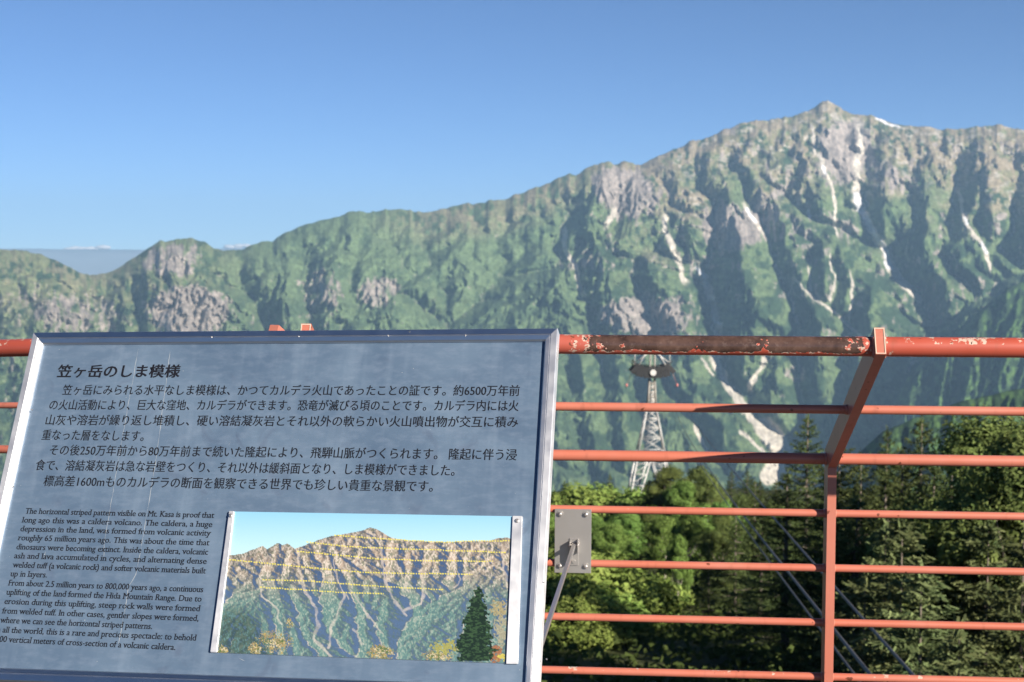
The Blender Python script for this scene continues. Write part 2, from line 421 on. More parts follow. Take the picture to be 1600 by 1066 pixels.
def erode(steps=28, K=.0052, talus=.95, n_amp=42., g_amp=.95, seed=9):
    """river and slope erosion of the mountain face on a grid of picture columns and rows; returns relief normal to the face in metres"""
    cx, cy, cell, tilt = 4.0, 1.7, 12.4, .42
    xs = np.arange(-120, 1890, cx); ys = np.arange(140, 1100, cy)
    X, Y = np.meshgrid(xs, ys); nr, nc = X.shape
    rp = np.array(RIDGE, float); S = np.interp(xs, rp[:, 0], rp[:, 1])
    act = Y >= S[None] - 1
    lean = np.interp(xs, [-120, 450, 600, 840, 900, 1350, 1450, 1890], [0, .2, -.5, -.5, .45, .45, .05, -.15])     # the ravines lean across the face
    base = (ys[-1] - Y) / cy * cell * tilt - (np.cumsum(lean) * tilt * .46 * cell)[None]
    E = n_amp * (fbm(X / 60, Y / 26, 5, seed, .6) - .5) * 2
    wob = (fbm(X / 26, Y / 26, 3, 40) - .5); Xw, Yw = X + wob * 12, Y + (fbm(X / 26, Y / 26, 3, 44) - .5) * 12
    for P, wl, wr, k, bw, kind, t0, t1 in GULLIES:
        d, tt = polyline_dist(Xw, Yw, P, max(wl, wr) * 1.6 + 16)
        dc = d - bw * 2.1
        q = np.where(dc < 0, -dc / (wl * 1.2), dc / (wr * .9))
        E -= g_amp * .42 * k * (wl + wr) * np.clip(1 - np.abs(q), 0, 1) * (.3 + .7 * smooth(tt, -.02, .18)) * (np.abs(d) < 1e8)
    for P, wl, wr, k in SPURS:
        d, tt = polyline_dist(Xw, Yw, P, max(wl, wr) * 1.3 + 16)
        q = np.where(d < 0, -d / wl, d / wr)
        E += g_amp * .42 * k * 2.6 * wl * np.clip(1 - np.abs(q), 0, 1) * (np.abs(d) < 1e8) * smooth(tt, -.05, .2) * (1 - smooth(tt, .8, 1.05))
    H = base + E
    BIG = 1e6
    H[~act] = BIG
    idx = np.arange(nr * nc).reshape(nr, nc)
    offs = [(-1, -1), (-1, 0), (-1, 1), (0, -1), (0, 1), (1, -1), (1, 0), (1, 1)]
    def shifted(A, dy, dx, fill):
        B = np.full_like(A, fill); 
        B[max(0, -dy):nr - max(0, dy), max(0, -dx):nc - max(0, dx)] = A[max(0, dy):nr + min(0, dy), max(0, dx):nc + min(0, dx)]
        return B
    for it in range(steps):
        # lift pits just above their lowest neighbour
        for _ in range(3):
            mn = np.full(H.shape, BIG)
            for dy, dx in offs: mn = np.minimum(mn, shifted(H, dy, dx, BIG))
            pit = act & (H <= mn) & (idx < nr * nc - nc); H = np.where(pit, mn + .05, H)
        best = np.zeros(H.shape); rec = idx.copy(); dist = np.full(H.shape, cell)
        for dy, dx in offs:
            dd = cell * math.hypot(dy, dx)
            g = (H - shifted(H, dy, dx, BIG * 2)) / dd
            t = g > best
            best = np.where(t, g, best); rec = np.where(t, idx + dy * nc + dx, rec); dist = np.where(t, dd, dist)
        rec[-1] = idx[-1]
        flat = np.where(act.ravel())[0]
        order = flat[np.argsort(H.ravel()[flat], kind='stable')]
        ol = order.tolist(); rl = rec.ravel().tolist()
        A = [1.0] * (nr * nc)
        for i in reversed(ol):
            r = rl[i]
            if r != i: A[r] += A[i]
        An = np.array(A).reshape(nr, nc)
        F = K * (An * cell * cell) ** .5 / dist * cell * (1 - .0 * it)
        hl = H.ravel().tolist(); fl = F.ravel().tolist()
        for i in ol:
            r = rl[i]
            if r != i and hl[i] > hl[r]: hl[i] = (hl[i] + fl[i] * hl[r]) / (1 + fl[i])
        H = np.array(hl).reshape(nr, nc)
        # slopes steeper than the rock holds slump
        for _ in range(4):
            dH = np.zeros(H.shape)
            for dy, dx in offs[4:]:
                dd = cell * math.hypot(dy, dx)
                o = shifted(H, dy, dx, np.nan); ok = act & shifted(act, dy, dx, False)
                df = np.where(ok, H - o, 0.); ex = np.sign(df) * np.maximum(np.abs(df) - talus * dd, 0) * .18
                dH -= ex; dH += shifted(ex, -dy, -dx, 0.)
            H = np.where(act, H + dH, H)
    R = np.where(act, H - base, 0.)
    # carry the ridge value upward so that sampling at the skyline is smooth
    first = act.argmax(0)
    for j in range(nc): R[:first[j], j] = R[first[j], j]
    # remove the broad lowering
    w = np.where(act, 1., 0.)
    row = (R * w).sum(1) / np.maximum(w.sum(1), 1)
    R = R - np.convolve(np.pad(row, 40, 'edge'), np.ones(81) / 81, 'valid')[:, None]
    for _ in range(1):
        Rp = np.pad(R, 1, 'edge'); R = (Rp[1:-1, 1:-1] * 4 + Rp[:-2, 1:-1] + Rp[2:, 1:-1] + Rp[1:-1, :-2] + Rp[1:-1, 2:]) / 8
    La = np.log(An)
    for _ in range(2):
        Rp = np.pad(La, 1, 'edge'); La = (Rp[1:-1, 1:-1] * 4 + Rp[:-2, 1:-1] + Rp[2:, 1:-1] + Rp[1:-1, :-2] + Rp[1:-1, 2:]) / 8
    return xs, ys, R, La

RELIEF = erode()
def build_mountain():
    xs = np.concatenate([np.arange(-700, -60, 8.), np.arange(-60, 1680, 1.7), np.arange(1680, 2500, 8.)])
    nr = 430
    t = np.linspace(0, 1, nr) ** 1.25
    rp = np.array(RIDGE, float)
    S = np.interp(xs, rp[:, 0], rp[:, 1])
    S = S - 3.4 * (fbm(xs / 13, xs * 0 + 3, 4, 5) - .5) * 2
    bottom = 1240.
    X = np.repeat(xs[None], nr, 0); Y = S[None] + t[:, None] * (bottom - S[None])
    Rr = np.interp(xs, [-700, 0, 150, 300, 600, 900, 1100, 1300, 1600, 2500], [5600, 5500, 5600, 5700, 6300, 6600, 6900, 7200, 6900, 6000])
    s = (Y - S[None]) / (bottom - S[None])
    D = Rr[None] - (Rr[None] - 2500) * (.35 * s + .65 * s ** .72)
    E = np.zeros_like(D)
    # large spurs
    bx = np.interp(X, [-700, 200, 450, 700, 850, 950, 1200, 1380, 1480, 2500], [.0, .05, .25, -.55, -.1, .38, .45, .2, -.1, -.15])
    fade = .25 + .75 * smooth(Y - S[None], 2, 40)
    bare = np.zeros_like(D); snow = np.zeros_like(D)
    wob = (fbm(X / 26, Y / 26, 3, 40) - .5)
    Xw, Yw = X + wob * 12, Y + (fbm(X / 26, Y / 26, 3, 44) - .5) * 12
    for P, wl, wr, k, bw, kind, t0, t1 in GULLIES:
        d, tt = polyline_dist(Xw, Yw, P, max(wl, wr) * 1.6 + 16)
        if kind:
            ww = bw * (.30 + 1.3 * fbm(X / 9, Y / 9, 3, 60))
            b = (1 - smooth(np.abs(d), ww * .6, ww * 1.15)) * smooth(tt, t0 - .03, t0 + .03) * (1 - smooth(tt, t1 - .04, t1 + .03))
            bare = np.maximum(bare, b)
    for P, w in FAN:
        d, tt = polyline_dist(Xw, Yw, P, w * 3)
        bare = np.maximum(bare, 1 - smooth(np.abs(d), w * .7, w * 1.1))
    for P, w in SNOW:
        d, tt = polyline_dist(Xw, Yw, P, w * 4 + 20)
        snow = np.maximum(snow, 1 - smooth(np.abs(d), w * .7, w * 1.1))
    cl = np.zeros_like(D)
    for cx, cy, rx, ry, a in CLIFFS:
        q = np.hypot((X - cx) / rx, (Y - cy) / ry)
        cl = cl + a * (1 - smooth(q, .35, 1.1))
    cliffy = np.clip(cl, 0, 1)
    gx_, gy_, Rg, Lg = RELIEF
    wx, wy = X + 2.6 * (fbm(X / 8, Y / 8, 2, 201) - .5), Y + 2.6 * (fbm(X / 9, Y / 9, 2, 205) - .5)
    fx = np.clip((wx - gx_[0]) / (gx_[1] - gx_[0]), 0, len(gx_) - 1.001); fy = np.clip((wy - gy_[0]) / (gy_[1] - gy_[0]), 0, len(gy_) - 1.001)
    ix, iy = fx.astype(int), fy.astype(int); fx -= ix; fy -= iy
    samp = lambda Q: (Q[iy, ix] * (1 - fx) + Q[iy, ix + 1] * fx) * (1 - fy) + (Q[iy + 1, ix] * (1 - fx) + Q[iy + 1, ix + 1] * fx) * fy
    soft = (1 - .3 * smooth(X, 540, 640) * (1 - smooth(X, 830, 900))) * (1 - .4 * smooth(Y, 540, 640))
    E = .8 / .42 * samp(Rg) * soft
    chan = samp(Lg)
    for size, amp, sd in ((34, 23, 33), (17, 13, 47), (9, 5.5, 59)):
        g_ = np.gradient(E, axis=1) / np.gradient(X, axis=1); dx = bx - np.clip(g_, -2.5, 2.5) * .28; ln = np.hypot(dx, 1.)
        n_ = stripes(X + size * (fbm(X / size / 1.5, Y / size / 1.5, 2, sd) - .5), Y * .62, dx / ln, 1 / ln, size, sd + 7)
        tri = np.arccos(np.clip(n_, -1, 1)) / np.pi
        E += amp * (.5 - np.abs(2 * tri - 1)) * (.15 + 1.5 * smooth(fbm(X / 90, Y / 80, 3, sd + 3), .38, .62)) * soft * (.4 + .6 * smooth(Y - S[None], 15, 90)) * (1 + cliffy)
    E += (16 + 26 * (1 - smooth(X, 420, 620))) * (np.abs(fbm(X / 46, Y / 34, 3, 68) - .5) * -2 + .3) + 14 * (fbm(X / 20, Y / 15, 3, 69) - .5) + 8 * (fbm(X / 8, Y / 6, 3, 71) - .5) + 8 * (fbm(X / 3.6, Y / 3, 2, 76) - .5)
    # rock steps
    E += cliffy * 26 * (fbm(X / 9, Y / 22, 3, 81) - .5)
    D = D - E * fade
    # far side of the ridge
    P = at(X, Y, D)
    back = []
    for k, (dd, dz) in enumerate(((60, -40), (300, -230), (900, -700), (1500, -1100))):
        q = P[0] * (1 + dd / Rr)[:, None]; q = q.copy(); q[:, 2] = P[0][:, 2] + dz
        back.insert(0, q)
    # keep above the valley floor
    allP = np.concatenate([np.array(back), P], 0)
    N = np.cross(np.gradient(P, axis=1), np.gradient(P, axis=0)); N /= np.linalg.norm(N, axis=2, keepdims=True) + 1e-9
    N *= np.sign(N[..., 2:3] + 1e-9)
    steep = 1 - N[..., 2]
    curv = E - (np.roll(E, 6, 1) + np.roll(E, -6, 1)) / 2
    # what grows where
    n1 = fbm(X / 22, Y / 18, 4, 90); n2 = fbm(X / 6, Y / 9, 3, 95); n3 = fbm(X / 60, Y / 40, 3, 99); n4 = fbm(X / 3, Y / 3, 2, 101)
    forest = np.array([.030, .055, .029]); bush = np.array([.088, .128, .060]); meadow = np.array([.165, .150, .090]); dry = np.array([.225, .185, .135])
    rock = np.array([.245, .215, .200]); rockd = np.array([.10, .09, .085]); scree = np.array([.42, .39, .34]); snowc = np.array([.52, .53, .55])
    def mixc(c, d, w): return c * (1 - w[..., None]) + d * w[..., None]
    C = np.broadcast_to(forest, X.shape + (3,)).copy()
    C = mixc(C, bush, smooth(n1 * .65 + n2 * .35 + .10 * smooth(S[None] + 140 - Y, -60, 60), .44, .58))
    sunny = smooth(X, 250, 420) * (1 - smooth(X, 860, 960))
    C = mixc(C, np.array([.085, .128, .068]), .45 * sunny)  # lit zone painted in as a paler green
    hi = smooth(X, 930, 1100) * (1 - smooth(Y - S[None] - 50 * (n3 - .5) * 4, 40, 190)) + .75 * (1 - smooth(Y - S[None], 8, 70)) * smooth(X, 540, 780)
    hi += .45 * (1 - smooth(X, 100, 460)) * (1 - smooth(Y, 430, 560))
    hi = np.clip(hi, 0, 1)
    C = mixc(C, meadow, hi * smooth(n2 * .5 + n1 * .5, .34, .50) * .92)
    C = mixc(C, dry, hi * smooth(n2 * .6 + n3 * .4, .47, .58) * .75)
    C = mixc(C, scree * .72, hi * smooth(fbm(X / 9, Y / 5, 3, 120), .62, .70) * smooth(X, 960, 1100) * .8)
    rk = smooth(cliffy * .95 + .55 * (n2 - .5) + .7 * (fbm(X / 5, Y / 16, 3, 130) - .5) + .2 * smooth(steep, .35, .6) + .17 * (1 - smooth(X, 420, 640)) * smooth(Y, 410, 470) + .15 * smooth(X, 860, 960) * (1 - smooth(Y, 500, 580)) * (fbm(X / 55, Y / 45, 2, 151) > .0) * smooth(fbm(X / 55, Y / 45, 2, 151), .46, .6) * 1.6, .42, .62)
    C = mixc(C, rock, rk * .92)
    C = mixc(C, rockd, rk * smooth(fbm(X / 4, Y / 24, 2, 133), .55, .7) * .5)
    rk2 = smooth(chan, 3.2, 4.6) * smooth(n2, .40, .56) * (.4 + .6 * smooth(S[None] + 200 - Y, -60, 80)) * (.35 + .65 * smooth(X, 840, 930)) * (1 - smooth(Y, 520, 640))
    C = mixc(C, rock * 1.15, np.clip(rk2, 0, 1) * .7)
    thin = smooth(chan, 3.9, 4.7) * smooth(fbm(X / 30, Y / 26, 2, 171), .50, .58) * smooth(X, 860, 920) * (1 - smooth(Y, 560, 640))
    C = mixc(C, scree * .85, thin * .75)
    C = mixc(C, scree, np.clip(bare * (.72 + .75 * fbm(X / 4, Y / 6, 3, 175)), 0, 1))
    C = mixc(C, snowc, snow)
    C *= (.6 + .8 * n4)[..., None] * (.8 + .4 * fbm(X / 5, Y / 4, 2, 140))[..., None]
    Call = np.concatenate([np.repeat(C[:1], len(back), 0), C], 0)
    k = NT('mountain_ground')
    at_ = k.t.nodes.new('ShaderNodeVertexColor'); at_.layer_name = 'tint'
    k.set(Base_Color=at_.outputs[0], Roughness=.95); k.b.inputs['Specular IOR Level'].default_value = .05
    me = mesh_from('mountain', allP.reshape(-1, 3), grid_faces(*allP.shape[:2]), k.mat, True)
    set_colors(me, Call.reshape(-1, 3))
    o = link('mountain', me)
    tag(o, 'steep green and grey mountain range with snow gullies across the valley', 'mountain', kind='structure')

def forest_slope(name, crest, Zc, Zb, bottom, label, seed, dens):
    """a nearer wooded spur: crest line in the picture with the distance of each crest point, falling towards the valley"""
    cr = np.array(crest, float)
    xs = np.arange(cr[0, 0], cr[-1, 0] + 1, 2.2)
    S = np.interp(xs, cr[:, 0], cr[:, 1]) - 3 * (fbm(xs / 12, xs * 0, 3, seed) - .5)
    nr = 230
    t = np.linspace(0, 1, nr) ** 1.2
    X = np.repeat(xs[None], nr, 0); Y = S[None] + t[:, None] * (bottom - S[None])
    Zt = np.interp(xs, *Zc)
    D = Zt[None] - (Zt[None] - Zb) * ((Y - S[None]) / (bottom - S[None])) ** .8
    E = np.zeros_like(D)
    for size, amp, sd in ((90, 36, 1), (42, 22, 2), (20, 11, 3)):
        gx = np.gradient(E, axis=1) / 2.2
        dx = -.25 - np.clip(gx, -2, 2) * .25; ln = np.hypot(dx, 1)
        E += amp * (.5 - np.abs(stripes(X, Y * .7, dx / ln, 1 / ln, size, seed + sd)))
    E += 16 * (fbm(X / 6, Y / 5, 3, seed + 9) - .5)
    D -= E * dens * smooth(Y - S[None], 0, 20)
    P = at(X, Y, D)
    back = []
    for dd, dz in ((.02, -40), (.10, -300), (.25, -700)):
        q = P[0] * (1 + dd); q[:, 2] = P[0][:, 2] + dz; back.insert(0, q)
    allP = np.concatenate([np.array(back), P], 0)
    n2 = fbm(X / 7, Y / 8, 3, seed + 20)
    C = np.array([.022, .042, .020]) + (np.array([.062, .095, .040]) - .022) * smooth(n2, .42, .62)[..., None]
    C *= (.75 + .5 * fbm(X / 3, Y / 3, 2, seed + 30))[..., None]
    Call = np.concatenate([np.repeat(C[:1], 3, 0), C], 0)
    me = mesh_from(name, allP.reshape(-1, 3), grid_faces(*allP.shape[:2]), bpy.data.materials['mountain_ground'], True)
    set_colors(me, Call.reshape(-1, 3))
    tag(link(name, me), label, 'hillside', kind='structure')

build_mountain()
forest_slope('hillside', [(1395, 640), (1420, 585), (1450, 558), (1490, 522), (1540, 478), (1575, 450), (1620, 432), (1700, 410), (1900, 380), (2300, 330)],
             ([1395, 1450, 1600, 1900, 2300], [4450, 4600, 4800, 5000, 5200]), 2800, 1000, 'wooded spur falling from the right into the valley', 200, 1.6)
forest_slope('hillside', [(1310, 760), (1345, 705), (1380, 674), (1425, 655), (1500, 628), (1600, 606), (1800, 560), (2200, 500)],
             ([1310, 1400, 1600, 2200], [1500, 1600, 1800, 2200]), 800, 1000, 'dark wooded hillside behind the firs on the right', 300, .7)

# far hills that stand for the haze band on the horizon and a few small clouds beyond them
def far_hills():
    xs = np.linspace(-640, 2300, 500)
    top = 390 + 5 * (fbm(xs / 120, xs * 0 + 1, 4, 8) - .5)
    rows = []
    for z, dy in ((23600, 70), (23300, 18), (23000, 0), (22400, 8), (21000, 30), (19000, 90)):
        rows.append(at(xs, top + dy, np.full(xs.shape, float(z))))
    P = np.array(rows)
    me = mesh_from('far_hills', P.reshape(-1, 3), grid_faces(*P.shape[:2]), plain('hill_haze', (.19, .215, .25), .9, 0, .002), True)  # haze painted into the hill colour: pale and bluish
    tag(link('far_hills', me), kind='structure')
far_hills()

# the ground below: from the deck down the shoulder and over into the valley, out to the horizon
def ground_h(x, y):
    x, y = np.asarray(x, float), np.asarray(y, float)
    d = np.hypot(x * .6, y)
    h = -5.5 - .158 * np.minimum(d, 370) - .62 * np.clip(d - 370, 0, 1650)
    h = h + 1.6 * (fbm(x / 14 + 40, y / 14 + 40, 3, 150) - .5) * np.clip(y / 30, .3, 2)
    h = h + .05 * np.clip(x - 8, 0, 40)
    return h
def build_ground():
    ys = np.concatenate([np.linspace(-60, 140, 130), np.geomspace(142, 23500, 96)])
    u = np.linspace(-1, 1, 160)
    Yg = np.repeat(ys[:, None], 160, 1)
    half = np.clip(np.abs(ys) * .9 + 40, 60, 14900)
    Xg = u[None] * half[:, None] + 10
    H = np.maximum(ground_h(Xg, Yg), -1180)
    P = np.stack([Xg, Yg, H], -1)
    k = NT('forest_floor'); oc = k.n('ShaderNodeNewGeometry', 0)
    k.set(Base_Color=k.mix(k.step(k.noise(.7, 5, .65, oc), .35, .65), (.030, .040, .016), (.075, .085, .035)), Roughness=.95)
    k.b.inputs['Specular IOR Level'].default_value = .1
    me = mesh_from('ground', P.reshape(-1, 3), grid_faces(*P.shape[:2])[:, ::-1], k.mat, True)
    tag(link('ground', me), kind='structure')
build_ground()

# ------------------------------------------------------------------ deck and station below the camera (outside the frame)
concrete = plain('dark_concrete', (.06, .058, .055), .9, 0, 3, .2, .1)
b = MB(); b.box((0, -2.0, -1.725), (1, 0, 0), (0, 1, 0), (0, 0, 1), 16, 14, .25, .02)
tag(b.build('deck', concrete), kind='structure')
b = MB(); b.box((0, -3.0, -7.0), (1, 0, 0), (0, 1, 0), (0, 0, 1), 14, 11, 10.25, .05)
tag(b.build('station_building', concrete), 'concrete station building that carries the viewing deck', 'building')

# ------------------------------------------------------------------ railing
RED = (.35, .066, .040); PINKRED = (.41, .122, .078)
paint_rail = paint_material('red_paint', PINKRED, chips=-.025)
paint_post = paint_material('post_paint', (.38, .125, .085))
paint_chipped = paint_material('chipped_paint', RED, chips=.0)

F0 = at(1298., 717., 3.7)                                           # the bend of the post in the picture
def fp(t, n, z):                                                    # point on the railing: along, towards the viewer, up from the bend
    return F0 + fe * t + fn * n + np.array([0, 0, z])
LEAN, RISE = .64, .335
DECK = -1.6
def t_of(px, n):
    """where a line at lean n crosses picture column px"""
    lo, hi = -3., 3.
    for _ in range(60):
        mid = (lo + hi) / 2
        if proj(fp(mid, n, 0))[0] < px: lo = mid
        else: hi = mid
    return lo

def post(parent, bend, lean_end, mat):
    """flat bar: upright, bent over towards the viewer, cut square at its end"""
    ax = np.array(fe) if parent.get('ax') is None else np.array(parent['ax'])
    b = MB(); w, dpt = .0225, .062
    up = np.array([0, 0, 1.]); B = np.array(bend)
    nv = np.cross(ax, up); nv /= np.linalg.norm(nv)
    # the side outline in the (n, z) plane
    L, Rr = lean_end
    ln = math.hypot(L, Rr); d = np.array([L, Rr]) / ln; pr = np.array([-d[1], d[0]])
    end = np.array([L, Rr]) + d * parent.get('over', .030)
    h = dpt / 2
    # mitre at the bend
    half = (np.array([-1., 0]) + pr); half /= np.linalg.norm(half); mit = half * (h / abs(half @ np.array([-1., 0])))
    zb = DECK - B[2]
    back = [np.array([-h, zb]), mit, end + pr * h]
    front = [np.array([h, zb]), -mit, end - pr * h]
    bm = b.bm
    ring = back + front[::-1]
    va = [bm.verts.new(Vector([float(q) for q in B + nv * p[0] + up * p[1] - ax * w / 2])) for p in ring]
    vb = [bm.verts.new(Vector([float(q) for q in B + nv * p[0] + up * p[1] + ax * w / 2])) for p in ring]
    for side in (va, vb):
        bm.faces.new([side[0], side[1], side[4], side[5]]); bm.faces.new([side[1], side[2], side[3], side[4]])
    for i in range(6):
        j = (i + 1) % 6
        bm.faces.new([va[i], vb[i], vb[j], va[j]])
    es = [e for e in bm.edges if len(e.link_faces) == 2 and e.calc_face_angle() > .6]
    bmesh.ops.bevel(bm, geom=es, offset=.0022, segments=2, affect='EDGES', profile=.6)
    return b.build('post', mat, parent)

rail_r = empty('railing', tuple(fp(0, 0, 0) * [1, 1, 0] + [0, 0, DECK]))
tag(rail_r, 'red steel railing right of the sign with a worn handrail and bent post', 'railing')
rail_r['ax'] = [float(q) for q in fe]
ORG_R = np.array(rail_r.location)
def local(b, org):
    for v in b.bm.verts: v.co -= Vector([float(q) for q in org])
T_L = t_of(482, LEAN); T_R = -T_L * 1.0
def end_cap_mat():
    return paint_material('end_paint', RED, chips=.06)
for t in (T_L, 0, T_R):
    o = post(rail_r, fp(t, 0, 0), (LEAN, RISE), paint_post)
    o.data.transform(Matrix.Translation(-Vector(ORG_R)))
# paint edge worn to primer round the cut end of each post
primer_mat = plain('worn_primer', (.42, .31, .25), .6, 0, 60, .3)
for t in (T_L, 0, T_R):
    b = MB(); ln = math.hypot(LEAN, RISE); d = (fn * LEAN + np.array([0, 0, RISE])) / ln; pr = np.cross(fe, d)
    c = fp(t, LEAN, RISE) + d * .0305
    w, h, e = .0215, .060, .0022
    rr = random.Random(int(t * 100) + 5)
    for sx, sz, cc in ((e, h, -fe * (w / 2 - e / 2)), (e, h, fe * (w / 2 - e / 2)), (w - 2 * e, e, pr * (h / 2 - e / 2)), (w - 2 * e, e, -pr * (h / 2 - e / 2))):
        b.box(c + cc, fe, d, pr, sx, .0012, sz)
    local(b, ORG_R); b.build('worn_edge', primer_mat, rail_r)
    b = MB(); b.box(fp(t, LEAN, RISE) + fe * 0, fe, fn, (0, 0, 1), .030, .048, .048, .006)   # weld collar round the handrail
    local(b, ORG_R); b.build('weld_collar', paint_post, rail_r)

t0, t1 = T_L - .03, T_R + .2
TOPR = .0213
bu0, bu1 = t_of(928, LEAN) - t0, t_of(1338, LEAN) - t0
handrail_mat = paint_material('worn_handrail', RED, bare=(bu0, bu1, -.095, .36), chips=.012, extra=(-t0 + .02, .085))
b = MB(); b.tube([fp(t, LEAN, RISE) for t in np.linspace(t0, t1, 24)], TOPR, 28, fn); local(b, ORG_R)
tag(b.build('handrail', handrail_mat, rail_r), 'thick top rail with the paint worn through to dark metal')
for n, z, r in ((LEAN * .5, RISE * .49, .0106), (0, 0, .0145)):
    b = MB(); b.tube([fp(t, n, z) for t in np.linspace(t0, t1, 24)], r, 18, fn); local(b, ORG_R); b.build('rail', paint_rail, rail_r)
bottom_chip = paint_material('flaking_paint', PINKRED, chips=.035)
for k in range(7):
    z = -(.1432 + .1445 * k)
    b = MB(); b.tube([fp(t, 0, z) for t in np.linspace(t0, t1, 24)], .0100, 18, fn); local(b, ORG_R)
    b.build('rail', bottom_chip if k == 3 else paint_rail, rail_r)

for n, z, r in [(LEAN * .5, RISE * .49, .0106), (0, 0, .0145)] + [(0, -(.1432 + .1445 * k), .0100) for k in range(7)]:
    for t in (T_L, 0):                                               # the bead of weld where a rail passes through the post
        b = MB(); rw = random.Random(int(z * 1000) + int(t * 10))
        ts = np.linspace(-.0165, .0165, 9)
        b.tube([fp(t + q, n, z) for q in ts], [r + (.0006 if i in (0, 8) else rw.uniform(.0016, .0030)) for i in range(9)], 14, fn); local(b, ORG_R)
        b.build('weld_bead', paint_post, rail_r)

# the next length of railing, turned away and dropping a little towards the left
PA, PB = at(431., 534., 3.17), at(12., 544., 3.46)
dl = PB - PA; yaw_l = math.atan2(dl[1], dl[0])
gl = dl / np.linalg.norm(dl[:2])                                    # per horizontal metre, leftwards
nl = np.array([gl[1], -gl[0], 0]); nl = -nl if nl[1] > 0 else nl     # towards the viewer
rail_l = empty('railing', (PA[0], PA[1], DECK))
tag(rail_l, 'red railing length running away behind the left edge of the sign', 'railing')
rail_l['ax'] = [-float(gl[0]), -float(gl[1]), 0.]
rail_l['over'] = .022
ORG_L = np.array(rail_l.location)
def lp(t, n, z):
    return PA + gl * t - nl * (LEAN - n) + np.array([0, 0, -RISE + z])
left_hand = paint_material('chipped_handrail', RED, chips=.075)
for t in (.0, 1.95):
    o = post(rail_l, lp(t, 0, 0), (LEAN, RISE), paint_post); o.data.transform(Matrix.Translation(-Vector(ORG_L)))
b = MB(); b.tube([lp(t, LEAN, RISE) for t in np.linspace(-.03, 2.0, 16)], TOPR, 28, nl); local(b, ORG_L); b.build('handrail', left_hand, rail_l)
for n, z, r in ((LEAN * .5, RISE * .49, .0085), (0, 0, .0125)):
    b = MB(); b.tube([lp(t, n, z) for t in np.linspace(-.03, 2.0, 16)], r, 18, nl); local(b, ORG_L); b.build('rail', paint_rail, rail_l)
for k in range(7):
    z = -(.1432 + .1445 * k)
    b = MB(); b.tube([lp(t, 0, z) for t in np.linspace(-.03, 2.0, 16)], .0100, 18, nl); local(b, ORG_L); b.build('rail', paint_rail, rail_l)

# ------------------------------------------------------------------ the information sign
yaw, tilt, roll, SW, SH = -.17601638, .48688752, .02252557, 1.1649543, .75727444
e0 = np.array([math.cos(yaw), math.sin(yaw), 0]); n0 = np.array([math.sin(yaw), -math.cos(yaw), 0]); z0 = np.array([0, 0, 1.])
v0 = z0 * math.cos(tilt) - n0 * math.sin(tilt)
se = e0 * math.cos(roll) + v0 * math.sin(roll); sv = v0 * math.cos(roll) - e0 * math.sin(roll)
sn = np.cross(se, sv)
TR = at(872.405, 516.6325, 2.95)
S0 = TR - se * SW - sv * SH                                         # lower left outer corner, on the panel plane
def sp(s, t, h=0.):
    s, t = np.asarray(s, float), np.asarray(t, float)
    return S0 + se * s[..., None] + sv * t[..., None] + sn * np.asarray(h, float)[..., None]
def to_plane(px, py, h=0.):
    d = ray(px, py); o = S0 + sn * h
    k = (o @ sn) / (d @ sn)
    P = d * k[..., None] if d.ndim > 1 else d * k
    q = P - o
    return q @ se, q @ sv
sign = empty('information_sign', tuple(S0))
tag(sign, 'tilted grey metal information sign with Japanese and English text and a mountain picture', 'sign')
SIGN_M = Matrix(((se[0], sv[0], sn[0], S0[0]), (se[1], sv[1], sn[1], S0[1]), (se[2], sv[2], sn[2], S0[2]), (0, 0, 0, 1)))
sign.matrix_world = SIGN_M
SIGN_I = SIGN_M.inverted()

# panel
k = NT('panel_metal'); oc = k.obj()
brush = k.noise(1., 4, .6, k.map(oc, (6, 420, 1)))
smud = k.noise(5., 5, .6, oc, dist=.6); fine = k.noise(26, 4, .65, k.map(oc, (1, 2.2, 1)))
spots = k.step(k.noise(210, 1, .5, oc), .80, .82)
streak = k.step(k.noise(1., 3, .6, k.map(oc, (17, 1.6, 1))), .52, .72)
bl = k.step(k.noise(13, 3, .5, oc, dist=1.2), .60, .72)
c = k.mix(k.step(smud, .32, .68), (.070, .112, .176), (.106, .158, .228))
c = k.mix(k.m('MULTIPLY', k.step(fine, .45, .75), .3), c, (.20, .25, .33))
c = k.mix(k.m('MULTIPLY', bl, .4), c, (.065, .088, .140))
c = k.mix(k.m('MULTIPLY', streak, .22), c, (.22, .28, .36))
c = k.mix(k.m('MULTIPLY', k.step(brush, .5, .75), .22), c, (.085, .115, .17))
c = k.mix(k.m('MULTIPLY', spots, .7), c, (.5, .5, .48))
k.set(Base_Color=c, Roughness=k.m('ADD', .36, k.m('MULTIPLY', smud, .22)), Metallic=.25)
k.bump(brush, .12, .0003)
FW = .026
b = MB(); b.box((SW / 2, SH / 2, -.002), (1, 0, 0), (0, 1, 0), (0, 0, 1), SW - .03, SH - .03, .004)
panel = b.build('panel', k.mat, sign)

